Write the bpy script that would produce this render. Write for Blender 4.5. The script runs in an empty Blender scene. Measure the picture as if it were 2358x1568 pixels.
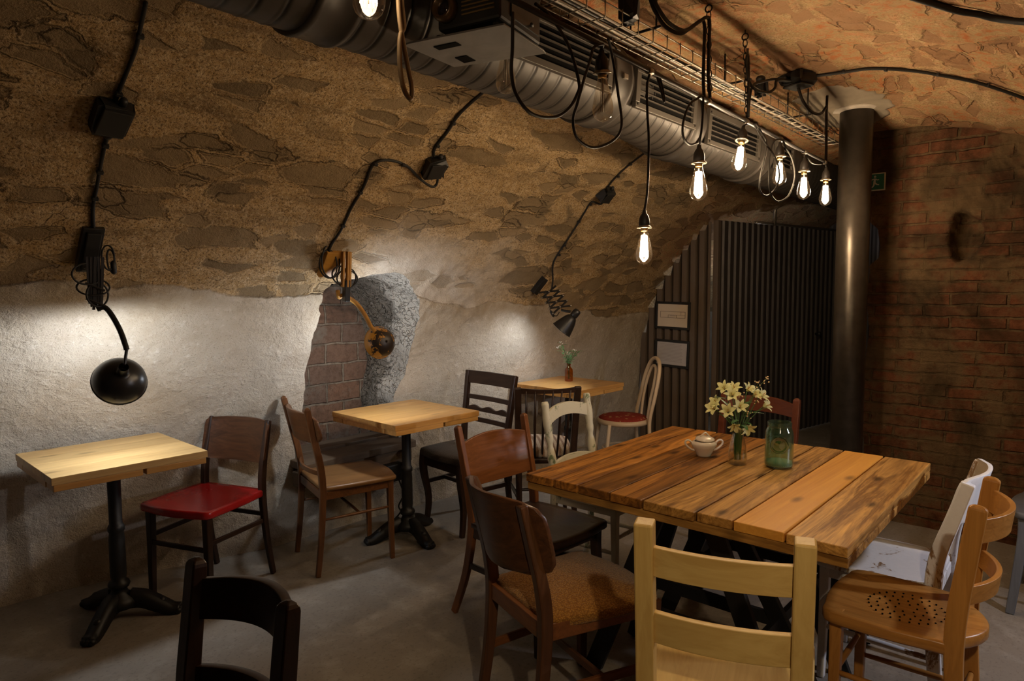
import bpy, bmesh, math, random
import numpy as np
from mathutils import Vector, Matrix
random.seed(7)
SC = bpy.context.scene
COL = SC.collection
PI = math.pi
R = math.radians

# ------------------------------------------------------------------ helpers
def obj(name, bm, mats, parent=None, smooth=False, bevel=0.0, kind=None, label=None):
    me = bpy.data.meshes.new(name)
    bmesh.ops.recalc_face_normals(bm, faces=bm.faces[:])
    bm.to_mesh(me); bm.free()
    if not isinstance(mats, (list, tuple)): mats = [mats]
    for m in mats: me.materials.append(m)
    o = bpy.data.objects.new(name, me); COL.objects.link(o)
    if parent is not None: o.parent = parent
    if smooth:
        me.polygons.foreach_set('use_smooth', [True] * len(me.polygons))
    if bevel > 0:
        b = o.modifiers.new('Bevel', 'BEVEL'); b.width = bevel; b.segments = 2
        b.limit_method = 'ANGLE'; b.angle_limit = R(40)
    if kind: o['kind'] = kind
    if label: o['label'] = label
    return o

def tag(o, label, cat, group=None):
    o['label'] = label; o['category'] = cat
    if group: o['group'] = group
    return o

def thing(name, label, cat, loc=(0, 0, 0), rotz=0.0, group=None):
    o = bpy.data.objects.new(name, None); COL.objects.link(o)
    o.empty_display_size = 0.1
    o.location = loc; o.rotation_euler = (0, 0, rotz)
    return tag(o, label, cat, group)

def box(bm, c, s, M=None):
    m = Matrix.Translation(Vector(c)) @ Matrix.Diagonal((s[0], s[1], s[2], 1))
    if M is not None: m = M @ m
    return bmesh.ops.create_cube(bm, size=1.0, matrix=m)['verts']

def frame_of(t, up=Vector((0, 0, 1))):
    t = t.normalized()
    s = t.cross(up)
    if s.length < 1e-4: s = t.cross(Vector((1, 0, 0)))
    s.normalize()
    return s, t.cross(s).normalized()

def smooth_path(pts, n=6, closed=False):
    P = [Vector(p) for p in pts]; out = []
    L = len(P)
    rng = range(L if closed else L - 1)
    for i in rng:
        if closed:
            a, b, c, d = P[(i - 1) % L], P[i], P[(i + 1) % L], P[(i + 2) % L]
        else:
            a, b, c, d = P[max(i - 1, 0)], P[i], P[i + 1], P[min(i + 2, L - 1)]
        for k in range(n):
            t = k / n
            out.append(0.5 * ((2 * b) + (c - a) * t + (2 * a - 5 * b + 4 * c - d) * t * t + (3 * b - a - 3 * c + d) * t ** 3))
    if not closed: out.append(P[-1])
    return out

def tube(bm, pts, r, seg=8, closed=False, cap=True):
    P = [Vector(p) for p in pts]; n = len(P)
    rs = r if isinstance(r, (list, tuple)) else [r] * n
    rings = []; s = None
    for i in range(n):
        if closed: t = P[(i + 1) % n] - P[i - 1]
        else: t = P[min(i + 1, n - 1)] - P[max(i - 1, 0)]
        if t.length < 1e-9: t = Vector((0, 0, 1))
        t.normalize()
        if s is None: s, u = frame_of(t)
        else:
            s = s - t * s.dot(t)
            if s.length < 1e-6: s, u = frame_of(t)
            s.normalize(); u = t.cross(s)
        rings.append([bm.verts.new(P[i] + (s * math.cos(2 * PI * k / seg) + u * math.sin(2 * PI * k / seg)) * rs[i]) for k in range(seg)])
    m = n if closed else n - 1
    for i in range(m):
        a, b = rings[i], rings[(i + 1) % n]
        for k in range(seg):
            bm.faces.new((a[k], a[(k + 1) % seg], b[(k + 1) % seg], b[k]))
    if cap and not closed:
        bm.faces.new(rings[0][::-1]); bm.faces.new(rings[-1])

def sweep(bm, pts, w, d, side=Vector((1, 0, 0))):
    """rectangular section along a path; w along 'side', d across"""
    P = [Vector(p) for p in pts]; n = len(P)
    ws = w if isinstance(w, (list, tuple)) else [w] * n
    ds = d if isinstance(d, (list, tuple)) else [d] * n
    rings = []
    for i in range(n):
        t = (P[min(i + 1, n - 1)] - P[max(i - 1, 0)]).normalized()
        s = side - t * side.dot(t)
        if s.length < 1e-5: s, _ = frame_of(t)
        s.normalize(); u = t.cross(s)
        a, b = s * ws[i] / 2, u * ds[i] / 2
        rings.append([bm.verts.new(P[i] + q) for q in (a + b, -a + b, -a - b, a - b)])
    for i in range(n - 1):
        a, b = rings[i], rings[i + 1]
        for k in range(4): bm.faces.new((a[k], a[(k + 1) % 4], b[(k + 1) % 4], b[k]))
    bm.faces.new(rings[0][::-1]); bm.faces.new(rings[-1])

def lathe(bm, prof, seg=24, M=None, cap=True):
    rings = []
    for r, z in prof:
        ring = []
        for k in range(seg):
            a = 2 * PI * k / seg
            v = Vector((max(r, 1e-4) * math.cos(a), max(r, 1e-4) * math.sin(a), z))
            ring.append(bm.verts.new(M @ v if M is not None else v))
        rings.append(ring)
    for i in range(len(rings) - 1):
        a, b = rings[i], rings[i + 1]
        for k in range(seg): bm.faces.new((a[k], a[(k + 1) % seg], b[(k + 1) % seg], b[k]))
    if cap:
        bm.faces.new(rings[0][::-1]); bm.faces.new(rings[-1])

def axis_matrix(origin, axis, up=Vector((0, 0, 1))):
    z = Vector(axis).normalized(); s, u = frame_of(z, up)
    m = Matrix((s, u, z)).transposed().to_4x4(); m.translation = Vector(origin)
    return m

def slab(bm, outline, z0, z1, e=0.006, dome=0.0, dish=0.0, M=None):
    """solid with a closed 2D outline, softened edges, domed (cushion) or dished (saddle) top"""
    cx = sum(p[0] for p in outline) / len(outline); cy = sum(p[1] for p in outline) / len(outline)
    spec = [(.0, z0), (.9, z0), (1 - e * 3, z0), (1, z0 + e), (1, z1 - e), (1 - e * 3, z1)]
    for k in (.85, .7, .5, .3, .12): spec.append((k, z1 + (dome - dish) * (1 - k ** 2.4)))
    rings = []
    for sc, z in spec[1:]:
        rings.append([bm.verts.new(Vector((cx + (p[0] - cx) * sc, cy + (p[1] - cy) * sc, z))) for p in outline])
    n = len(outline)
    for i in range(len(rings) - 1):
        a, b = rings[i], rings[i + 1]
        for k in range(n): bm.faces.new((a[k], a[(k + 1) % n], b[(k + 1) % n], b[k]))
    bm.faces.new(rings[0][::-1]); bm.faces.new(rings[-1])

def rounded_outline(W_front, W_rear, D, bulge=0.03, rear_bulge=0.0, n=10, rr=0.04):
    """seat plan: front at +y; corners softened"""
    pts = []
    hf, hr, hd = W_front / 2, W_rear / 2, D / 2
    def edge(a, b, bx, by, m):
        for i in range(m):
            t = (i + .0) / m
            k = 4 * t * (1 - t)
            pts.append((a[0] + (b[0] - a[0]) * t + bx * k, a[1] + (b[1] - a[1]) * t + by * k))
    edge((-hf + rr, hd), (hf - rr, hd), 0, bulge, n)
    edge((hf - rr, hd), (hf, hd - rr), rr * .3, rr * .3, 4)
    edge((hf, hd - rr), (hr, -hd + rr), 0.006, 0, n)
    edge((hr, -hd + rr), (hr - rr, -hd), rr * .3, -rr * .3, 4)
    edge((hr - rr, -hd), (-hr + rr, -hd), 0, -rear_bulge, n)
    edge((-hr + rr, -hd), (-hr, -hd + rr), -rr * .3, -rr * .3, 4)
    edge((-hr, -hd + rr), (-hf, hd - rr), -0.006, 0, n)
    edge((-hf, hd - rr), (-hf + rr, hd), -rr * .3, rr * .3, 4)
    return pts[::-1]

def curved_panel(bm, W, z0, z1, y0, bow=0.03, lean=0.0, th=0.012, arch=0.0, archb=0.0, n=7.0, nu=20, nv=16, wave=0.0):
    """solid bent board between the posts of a chair back; centre bows to the rear (-y)"""
    def pt(i, j, off):
        v = .5 - .5 * math.cos(PI * j / nv); u = -1 + 2 * i / nu
        hw = W / 2 * max(1 - abs(2 * v - 1) ** n * .999, 0.0) ** (1 / n) if n < 30 else W / 2
        x = u * hw; uu = x / (W / 2)
        zb = z0 + archb * (1 - uu * uu); zt = z1 + arch * (1 - uu * uu) + wave * math.cos(uu * 3 * PI)
        z = zb + (zt - zb) * v
        y = y0 - bow * (1 - uu * uu) - lean * (z - z0) + off
        return Vector((x, y, z))
    F = [[bm.verts.new(pt(i, j, th / 2)) for j in range(nv + 1)] for i in range(nu + 1)]
    B = [[bm.verts.new(pt(i, j, -th / 2)) for j in range(nv + 1)] for i in range(nu + 1)]
    for i in range(nu):
        for j in range(nv):
            bm.faces.new((F[i][j], F[i][j + 1], F[i + 1][j + 1], F[i + 1][j]))
            bm.faces.new((B[i][j], B[i + 1][j], B[i + 1][j + 1], B[i][j + 1]))
    for i in range(nu):
        bm.faces.new((F[i][0], F[i + 1][0], B[i + 1][0], B[i][0]))
        bm.faces.new((F[i][nv], B[i][nv], B[i + 1][nv], F[i + 1][nv]))
    for j in range(nv):
        bm.faces.new((F[0][j], B[0][j], B[0][j + 1], F[0][j + 1]))
        bm.faces.new((F[nu][j], F[nu][j + 1], B[nu][j + 1], B[nu][j]))

# ------------------------------------------------------------------ materials
class NT:
    def __init__(self, name):
        self.m = bpy.data.materials.new(name); self.m.use_nodes = True
        self.t = self.m.node_tree; self.t.nodes.clear()
        self.out = self.t.nodes.new('ShaderNodeOutputMaterial')
    def n(self, typ, **kw):
        nd = self.t.nodes.new('ShaderNode' + typ)
        for k, v in kw.items():
            if k.startswith('_'): setattr(nd, k[1:], v)
            else:
                key = int(k[1:]) if k[0] == 'i' and k[1:].isdigit() else k.replace('__', ' ')
                self.set(nd.inputs[key], v)
        return nd
    def set(self, sock, v):
        if isinstance(v, bpy.types.NodeSocket): self.t.links.new(v, sock)
        elif isinstance(v, bpy.types.Node): self.t.links.new(v.outputs[0], sock)
        else:
            if sock.type == 'RGBA' and isinstance(v, (tuple, list)) and len(v) == 3: v = (*v, 1)
            sock.default_value = v
    def math(self, op, a, b=0.5, clamp=False):
        nd = self.t.nodes.new('ShaderNodeMath'); nd.operation = op; nd.use_clamp = clamp
        self.set(nd.inputs[0], a); self.set(nd.inputs[1], b); return nd.outputs[0]
    def mix(self, f, a, b, mode='MIX'):
        nd = self.t.nodes.new('ShaderNodeMix'); nd.data_type = 'RGBA'; nd.blend_type = mode
        self.set(nd.inputs[0], f); self.set(nd.inputs[6], a); self.set(nd.inputs[7], b); return nd.outputs[2]
    def ramp(self, f, stops, interp='LINEAR'):
        nd = self.t.nodes.new('ShaderNodeValToRGB'); nd.color_ramp.interpolation = interp
        el = nd.color_ramp.elements
        while len(el) < len(stops): el.new(0.5)
        for e, (p, c) in zip(el, stops):
            e.position = p; e.color = (c, c, c, 1) if not isinstance(c, (tuple, list)) else (*c[:3], 1)
        self.set(nd.inputs[0], f); return nd.outputs[0]
    def coord(self, which='Object'):
        return self.t.nodes.new('ShaderNodeTexCoord').outputs[which]
    def mapping(self, vec, scale=(1, 1, 1), loc=(0, 0, 0), rot=(0, 0, 0)):
        nd = self.t.nodes.new('ShaderNodeMapping')
        self.set(nd.inputs[0], vec); self.set(nd.inputs[1], loc); self.set(nd.inputs[2], rot); self.set(nd.inputs[3], scale)
        return nd.outputs[0]
    def noise(self, vec, scale, detail=4, rough=0.55, dist=0.0):
        nd = self.n('TexNoise', Scale=scale, Detail=detail, Roughness=rough, Distortion=dist)
        self.set(nd.inputs['Vector'], vec); return nd
    def attr(self, name):
        nd = self.t.nodes.new('ShaderNodeAttribute'); nd.attribute_name = name; return nd
    def bump(self, h, strength=0.3, dist=0.01, normal=None):
        nd = self.n('Bump', Strength=strength, Distance=dist); self.set(nd.inputs['Height'], h)
        if normal is not None: self.set(nd.inputs['Normal'], normal)
        return nd.outputs[0]
    def bsdf(self, color, rough=0.5, metal=0.0, normal=None, spec=0.5, **kw):
        nd = self.n('BsdfPrincipled', Metallic=metal)
        self.set(nd.inputs['Base Color'], color); self.set(nd.inputs['Roughness'], rough)
        nd.inputs['Specular IOR Level'].default_value = spec
        if normal is not None: self.set(nd.inputs['Normal'], normal)
        for k, v in kw.items(): self.set(nd.inputs[k.replace('__', ' ')], v)
        return nd.outputs[0]
    def done(self, sh):
        self.t.links.new(sh, self.out.inputs[0]); return self.m

def plain(name, color, rough=0.5, metal=0.0, spec=0.5, var=0.25, scale=30, bump=0.0):
    T = NT(name); c = T.coord()
    ns = T.noise(c, scale, 5, 0.6)
    col = T.mix(ns.outputs[0], tuple(x * (1 - var) for x in color), tuple(min(x * (1 + var), 1) for x in color))
    rg = T.math('ADD', rough - 0.08, T.math('MULTIPLY', ns.outputs[0], 0.16))
    nrm = T.bump(ns.outputs[0], bump, 0.004) if bump else None
    return T.done(T.bsdf(col, rg, metal, nrm, spec))

_W = {}
def wood(name, dark, light, axis='Z', rough=0.4, scale=1.0, knots=0.0, spec=0.4, wear=None, contrast=1.0):
    """procedural timber, grain running along one local axis; attribute 'tone' varies board by board"""
    key = (name, axis)
    if key in _W: return _W[key]
    T = NT(name + '_' + axis.lower()); c = T.coord(); tone = T.attr('tone').outputs['Fac']
    off = T.n('CombineXYZ', X=T.math('MULTIPLY', tone, 13.7), Y=T.math('MULTIPLY', tone, 7.3), Z=T.math('MULTIPLY', tone, 5.1))
    va = T.n('VectorMath', _operation='ADD'); T.set(va.inputs[0], c); T.set(va.inputs[1], off.outputs[0])
    ax = 'XYZ'.index(axis)
    s1 = [9 * scale] * 3; s1[ax] = 0.9 * scale
    s2 = [70 * scale] * 3; s2[ax] = 2.2 * scale
    g1 = T.noise(T.mapping(va.outputs[0], s1), 1.0, 5, 0.6, 1.2).outputs[0]
    g2 = T.noise(T.mapping(va.outputs[0], s2), 1.0, 3, 0.6, 0.3).outputs[0]
    ring = T.math('FRACT', T.math('MULTIPLY', g1, 9.0))
    ring = T.math('ABSOLUTE', T.math('SUBTRACT', ring, 0.5))
    f = T.math('ADD', T.math('MULTIPLY', g1, 0.75), T.math('MULTIPLY', ring, 0.35))
    f = T.math('ADD', f, T.math('MULTIPLY', T.math('SUBTRACT', g2, 0.5), 0.55))
    lo, hi = 0.5 - 0.33 / contrast, 0.5 + 0.33 / contrast
    col = T.ramp(f, [(max(lo, 0), dark), (min(hi, 1), light)])
    tv = T.math('ADD', 0.82, T.math('MULTIPLY', T.math('FRACT', T.math('MULTIPLY', tone, 3.77)), 0.36))
    col = T.mix(1.0, col, T.n('CombineColor', Red=tv, Green=tv, Blue=tv).outputs[0], 'MULTIPLY')
    if knots:
        sk = [6.0] * 3; sk[ax] = 2.4
        if ax == 0: sk[2] = .05
        vo = T.n('TexVoronoi', _voronoi_dimensions='3D' if ax == 2 else '2D', Scale=1.0); T.set(vo.inputs['Vector'], T.mapping(va.outputs[0], sk))
        kn = T.ramp(vo.outputs['Distance'], [(0.03, 1.0), (0.12, 0.0)])
        col = T.mix(T.math('MULTIPLY', kn, knots), col, tuple(x * .25 for x in dark))
    if wear:
        wn = T.noise(T.mapping(va.outputs[0], [x * .35 for x in s1]), 1.0, 6, 0.7).outputs[0]
        col = T.mix(T.ramp(wn, [(0.5, 0.0), (0.62, wear[1])]), col, wear[0])
    rg = T.math('ADD', rough - 0.07, T.math('MULTIPLY', g2, 0.14))
    m = T.done(T.bsdf(col, rg, 0, T.bump(g2, 0.16, 0.002), spec))
    _W[key] = m
    return m
# ------------------------------------------------------------------ numpy noise for masonry relief
def _h(ix, iy, seed):
    h = (ix.astype(np.int64) * 374761393 + iy.astype(np.int64) * 668265263 + seed * 974634777) & 0xffffffff
    h = ((h ^ (h >> 13)) * 1274126177) & 0xffffffff
    return ((h ^ (h >> 16)) & 0xffff) / 65535.0
def vnoise(x, y, seed=0):
    ix, iy = np.floor(x), np.floor(y); fx, fy = x - ix, y - iy
    fx = fx * fx * (3 - 2 * fx); fy = fy * fy * (3 - 2 * fy)
    a, b = _h(ix, iy, seed), _h(ix + 1, iy, seed); c, d = _h(ix, iy + 1, seed), _h(ix + 1, iy + 1, seed)
    return (a * (1 - fx) + b * fx) * (1 - fy) + (c * (1 - fx) + d * fx) * fy
def fbm(x, y, seed=0, oct=4, gain=0.5):
    s = 0; a = 1; t = 0
    for o in range(oct):
        s = s + a * vnoise(x * 2 ** o, y * 2 ** o, seed + o); t += a; a *= gain
    return s / t
def worley(x, y, seed=0):
    """distance to the two nearest jittered cell points and the id-random of the nearest"""
    ix, iy = np.floor(x), np.floor(y)
    f1 = np.full(x.shape, 9.0); f2 = np.full(x.shape, 9.0); rid = np.zeros(x.shape)
    for dx in (-1, 0, 1):
        for dy in (-1, 0, 1):
            cx, cy = ix + dx, iy + dy
            px = cx + .15 + .7 * _h(cx, cy, seed); py = cy + .15 + .7 * _h(cx, cy, seed + 5)
            d = np.hypot(px - x, py - y); r = _h(cx, cy, seed + 9)
            nearer = d < f1
            f2 = np.where(nearer, f1, np.minimum(f2, d)); rid = np.where(nearer, r, rid); f1 = np.where(nearer, d, f1)
    return f1, f2, rid
def sm(a, b, v):
    t = np.clip((np.asarray(v, float) - a) / (b - a), 0, 1); return t * t * (3 - 2 * t)

# ------------------------------------------------------------------ the barrel vault: s = arc length from the floor of the left wall
_YB = ([-3, 0.4, .85, 1.07, 1.43, 1.83, 2.5, 3.25, 5.6, 9], [3.75, 3.75, 3.75, 3.7, 3.6, 3.47, 3.45, 3.36, 3.3, 3.3])
_t = np.linspace(0, np.pi, 2001)
_py = np.concatenate([[3.3], 1.15 + 2.15 * np.cos(_t), [-1.0]]); _pz = np.concatenate([[0], .61 + 1.9 * np.sin(_t), [0]])
_ps = np.concatenate([[0], np.cumsum(np.hypot(np.diff(_py), np.diff(_pz)))])
SMAX = float(_ps[-1])
_PLX = [-3, .4, .6, .74, 1.04, 1.32, 1.65, 1.89, 2.1, 2.35, 2.6, 2.85, 3.1, 3.3, 3.63, 4.3, 5, 5.6, 9]
_PLS = [1.45, 1.47, 1.49, 1.53, 1.55, 1.50, 1.46, 1.46, 1.47, 1.50, 1.46, 1.40, 1.36, 1.38, 1.38, 1.30, 1.22, 1.25, 1.2]
def vault(x, s):
    x = np.asarray(x, float); s = np.asarray(s, float)
    y = np.interp(s, _ps, _py); z = np.interp(s, _ps, _pz)
    y = y + (np.interp(x, *_YB) - 3.3) * (1 - sm(.4, 1.75, z)) * (s < 3.8)
    z = z - .1 * sm(3.8, 4.6, x) * sm(2.2, 1.6, y)
    e = .02
    ty = np.interp(s + e, _ps, _py) - np.interp(s - e, _ps, _py); tz = np.interp(s + e, _ps, _pz) - np.interp(s - e, _ps, _pz)
    L = np.hypot(ty, tz) + 1e-9
    ny, nz = -tz / L, ty / L            # into the room
    ny = np.where(s < .05, -1.0, ny); nz = np.where(s < .05, 0.0, nz)
    ny = np.where(s > SMAX - .05, 1.0, ny); nz = np.where(s > SMAX - .05, 0.0, nz)
    return y, z, ny, nz
def plaster_amount(x, s):
    line = np.interp(x, _PLX, _PLS) + .10 * (fbm(x * 4, s * 4, 31, 4) - .5)
    return sm(-.035, .035, line - s)
def stones(x, s):
    wx = x + .09 * (fbm(x * 5, s * 7, 77, 4) - .5); ws = s + .07 * (fbm(x * 6, s * 8, 87, 4) - .5)
    zone = sm(.36, .58, fbm(x * .9, s * 1.5, 97, 3))
    f1, f2, rid = worley(wx / .34, ws / .125, 3)
    a = sm(.10, .26, f2 - f1) * sm(.62 - .16 * zone, .70 - .16 * zone, rid) * sm(.62, .40, f1)
    g1, g2, gid = worley(wx / .17 + 7.3, ws / .068 + 3.1, 13)
    b = sm(.10, .28, g2 - g1) * sm(.66 - .16 * zone, .74 - .16 * zone, gid) * sm(.60, .38, g1)
    face = np.maximum(a, b * .9)
    return face, np.where(b * .9 > a, gid, rid)
def stain_amount(x, s):
    line = np.interp(x, _PLX, _PLS)
    return sm(.42, .02, line - s + .25 * (fbm(x * 3, s * 3, 131, 4) - .5))
def relief(x, s):
    pl = plaster_amount(x, s)
    d = .05 * (fbm(x * 1.2, s * 1.2, 1, 3) - .5) + .016 * (fbm(x * 6, s * 6, 11, 3) - .5)
    rough = .013 * (fbm(x * 14, s * 18, 21, 3) - .5) + .012 * (vnoise(x * 3.5, s * 7, 5) - .5)
    rag = sm(2.0, 2.25, x) * sm(3.5, 3.1, x) * sm(1.05, 1.3, s) * sm(1.9, 1.7, s)
    d = d + rag * (.035 * (fbm(x * 11, s * 13, 51, 4) - .5)) + (1 - pl) * rough + pl * (.012 + .004 * (fbm(x * 16, s * 16, 41, 2) - .5))
    return d * sm(0.0, .12, s + .02)
def on_wall(x, s, off=0.0):
    """point on the rough wall/vault surface, lifted off it by off"""
    xa, sa = np.array([x], float), np.array([s], float)
    y, z, ny, nz = vault(xa, sa); d = relief(xa, sa) + off
    return Vector((x, float(y[0] + ny[0] * d[0]), float(z[0] + nz[0] * d[0])))
def wall_normal(x, s):
    y, z, ny, nz = vault(np.array([x]), np.array([s])); return Vector((0, float(ny[0]), float(nz[0])))

# niche outline in (x, s)
NICHE = [(2.037, .81), (2.027, .992), (2.013, 1.174), (2.0, 1.356), (1.989, 1.462), (2.018, 1.513), (2.109, 1.561), (2.269, 1.591),
         (2.376, 1.622), (2.49, 1.59), (2.57, 1.53), (2.64, 1.46), (2.70, 1.36), (2.73, 1.22), (2.74, 1.09), (2.745, .95), (2.70, .83),
         (2.69, .721), (2.742, .483), (2.76, .30), (2.4, .29), (2.027, .31), (1.994, .481), (2.005, .61), (2.041, .70)]
def niche_loop(n=170):
    P = smooth_path([(a, b, 0) for a, b in NICHE], 8, True)
    Q = np.array([(p.x, p.y) for p in P]); seg = np.hypot(*(np.roll(Q, -1, 0) - Q).T); cum = np.concatenate([[0], np.cumsum(seg)])
    Qc = np.vstack([Q, Q[:1]]); u = np.linspace(0, cum[-1], n, endpoint=False)
    L = np.stack([np.interp(u, cum, Qc[:, 0]), np.interp(u, cum, Qc[:, 1])], 1)
    L[:, 0] += .016 * (fbm(L[:, 0] * 25, L[:, 1] * 25, 91, 3) - .5) * 2
    L[:, 1] += .010 * (fbm(L[:, 0] * 25, L[:, 1] * 25, 93, 3) - .5) * 2
    return L
LOOP = niche_loop()
def inside_loop(px, py):
    r = np.zeros(px.shape, bool); n = len(LOOP)
    for i in range(n):
        x0, y0 = LOOP[i]; x1, y1 = LOOP[(i + 1) % n]
        if y0 == y1: continue
        c = ((y0 > py) != (y1 > py)) & (px < (x1 - x0) * (py - y0) / (y1 - y0) + x0)
        r ^= c
    return r

def grid_object(name, X, S, pos, uv, attrs, mats, keep=None, kind='structure'):
    """mesh from a 2D grid of positions (ni x nj x 3)"""
    ni, nj = pos.shape[:2]
    idx = np.arange(ni * nj).reshape(ni, nj)
    q = np.stack([idx[:-1, :-1], idx[1:, :-1], idx[1:, 1:], idx[:-1, 1:]], -1).reshape(-1, 4)
    if keep is not None: q = q[keep.reshape(-1)]
    me = bpy.data.meshes.new(name)
    me.vertices.add(ni * nj); me.vertices.foreach_set('co', pos.reshape(-1).astype(np.float32))
    nf = len(q)
    me.loops.add(nf * 4); me.loops.foreach_set('vertex_index', q.reshape(-1).astype(np.int32))
    me.polygons.add(nf); me.polygons.foreach_set('loop_start', (np.arange(nf) * 4).astype(np.int32))
    try: me.polygons.foreach_set('loop_total', np.full(nf, 4, np.int32))
    except Exception: pass
    me.polygons.foreach_set('use_smooth', [True] * nf)
    me.update(calc_edges=True)
    ul = me.uv_layers.new(name='UVMap')
    ul.data.foreach_set('uv', uv.reshape(-1, 2)[q.reshape(-1)].reshape(-1).astype(np.float32))
    for k, v in attrs.items():
        a = me.attributes.new(k, 'FLOAT', 'POINT'); a.data.foreach_set('value', v.reshape(-1).astype(np.float32))
    for m in mats: me.materials.append(m)
    me.validate()
    o = bpy.data.objects.new(name, me); COL.objects.link(o)
    if kind: o['kind'] = kind
    return o

# ------------------------------------------------------------------ masonry materials
def mat_rubble():
    T = NT('rubble_and_plaster'); uv = T.coord('UV'); ob = T.coord('Object')
    pl = T.attr('plaster').outputs['Fac']; st = T.attr('stone').outputs['Fac']; sid = T.attr('stone_tint').outputs['Fac']; br = T.attr('brickish').outputs['Fac']
    n1 = T.noise(ob, 3.0, 6, 0.62).outputs[0]; n2 = T.noise(ob, 26, 6, 0.7).outputs[0]; n3 = T.noise(ob, 120, 4, 0.7).outputs[0]
    mortar = T.mix(n1, (.33, .21, .092), (.54, .37, .185))
    mortar = T.mix(T.ramp(n2, [(.44, 0.0), (.62, .7)]), mortar, (.58, .43, .26))
    mortar = T.mix(T.ramp(n3, [(.38, .85), (.50, 0.0)]), mortar, (.10, .062, .030))
    orange = T.mix(T.ramp(n2, [(.46, 0.0), (.60, 1.0)]), (.36, .235, .115), (.40, .135, .048))
    strat = T.noise(T.mapping(uv, (2.2, 11, 1)), 1.0, 5, .65, .6).outputs[0]
    mortar = T.mix(T.ramp(strat, [(.50, 0.0), (.68, .65)]), mortar, (.17, .115, .06))
    n3b = T.noise(ob, 75, 3, .7).outputs[0]
    mortar = T.mix(T.ramp(n3b, [(.54, 0.0), (.66, .6)]), mortar, (.66, .52, .34))
    mortar = T.mix(T.math('MULTIPLY', br, T.ramp(n1, [(.36, 0.15), (.56, .95)])), mortar, orange)
    wv0 = T.n('VectorMath', _operation='SUBTRACT', i1=(.5, .5, .5)); T.set(wv0.inputs[0], T.noise(uv, 6, 5, .6).outputs[1])
    zone = T.ramp(T.noise(T.mapping(uv, (.9, 1.4, 1)), 1.0, 3, .5).outputs[0], [(.38, 0.0), (.60, 1.0)])
    def stone_layer(sx, sy, off, amp, thr, e0, e1):
        sc = T.n('VectorMath', _operation='SCALE', Scale=amp); T.set(sc.inputs[0], wv0.outputs[0])
        ad = T.n('VectorMath', _operation='ADD'); T.set(ad.inputs[0], T.mapping(uv, (sx, sy, 1), off)); T.set(ad.inputs[1], sc.outputs[0])
        f1 = T.n('TexVoronoi', _voronoi_dimensions='2D', Scale=1.0); T.set(f1.inputs['Vector'], ad.outputs[0])
        de = T.n('TexVoronoi', _voronoi_dimensions='2D', _feature='DISTANCE_TO_EDGE', Scale=1.0); T.set(de.inputs['Vector'], ad.outputs[0])
        sp = T.n('SeparateColor'); T.set(sp.inputs[0], f1.outputs['Color'])
        sel = T.ramp(T.math('ADD', sp.outputs[0], T.math('MULTIPLY', zone, .18)), [(thr, 0.0), (thr + .01, 1.0)])
        ed = T.math('ADD', de.outputs['Distance'], T.math('MULTIPLY', T.math('SUBTRACT', n2, .5), .16))
        m = T.math('MULTIPLY', T.ramp(ed, [(e0, 0.0), (e1, 1.0)]), sel)
        line = T.math('MULTIPLY', T.math('MULTIPLY', T.ramp(ed, [(e0 - .06, 0.0), (e0 - .02, 1.0), (e0 + .03, 0.0)]), sel), T.ramp(n1, [(.46, 0.0), (.58, 1.0)]))  # dark rim painted as crevice shade round the stones
        return m, sp.outputs[1], line
    m1, t1, shade1 = stone_layer(2.7, 7.6, (0, 0, 0), .75, .76, .09, .15)
    m2, t2, shade2 = stone_layer(5.2, 12.5, (3.3, 1.7, 0), .8, .74, .10, .18)
    sid = T.mix(m2, t1, t2)
    stone = T.mix(sid, (.12, .085, .048), (.30, .21, .115))
    stone = T.mix(T.noise(ob, 45, 5, .65, .5).outputs[0], stone, T.mix(.5, stone, (.33, .25, .15)))
    stone = T.mix(T.math('MULTIPLY', br, .45), stone, (.36, .15, .065))
    w = T.n('TexVoronoi', _feature='DISTANCE_TO_EDGE', Scale=1.0)
    dv = T.n('VectorMath', _operation='ADD'); T.set(dv.inputs[0], T.mapping(uv, (6.5, 15, 1)))
    wv = T.n('VectorMath', _operation='SCALE', Scale=1.1); T.set(wv.inputs[0], T.noise(uv, 5, 3, .6).outputs[1]); T.set(dv.inputs[1], wv.outputs[0])
    T.set(w.inputs['Vector'], dv.outputs[0])
    crack_and_shade = T.ramp(w.outputs['Distance'], [(0.0, 1.0), (.03, 0.0)])
    crack_and_shade = T.math('MULTIPLY', crack_and_shade, T.ramp(n1, [(.55, 0.0), (.66, .8)]))
    stm = T.math('MULTIPLY', T.math('MAXIMUM', m1, m2), .9)
    up = T.mix(stm, mortar, stone)
    crack_and_shade = T.math('MAXIMUM', T.math('MULTIPLY', crack_and_shade, .6), T.math('MULTIPLY', T.math('MAXIMUM', shade1, shade2), .85))
    up = T.mix(crack_and_shade, up, (.045, .03, .017))
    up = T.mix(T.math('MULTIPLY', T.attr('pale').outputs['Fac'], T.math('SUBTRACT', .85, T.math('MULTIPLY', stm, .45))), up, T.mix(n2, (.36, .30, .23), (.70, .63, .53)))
    plc = T.mix(n1, (.47, .40, .31), (.63, .56, .455))
    plc = T.mix(T.ramp(n2, [(.55, 0.0), (.70, .5)]), plc, (.80, .75, .67))
    plc = T.mix(T.ramp(n3, [(.34, .75), (.43, 0.0)]), plc, (.27, .22, .16))
    plc = T.mix(T.ramp(T.noise(ob, 9, 5, .6).outputs[0], [(.56, 0.0), (.72, .45)]), plc, (.40, .32, .23))
    crack_and_shade0 = crack_and_shade
    plc = T.mix(T.math('MULTIPLY', T.attr('stain').outputs['Fac'], T.ramp(n1, [(.38, .10), (.62, .75)])), plc, T.mix(n2, (.24, .165, .09), (.46, .35, .22)))
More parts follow.
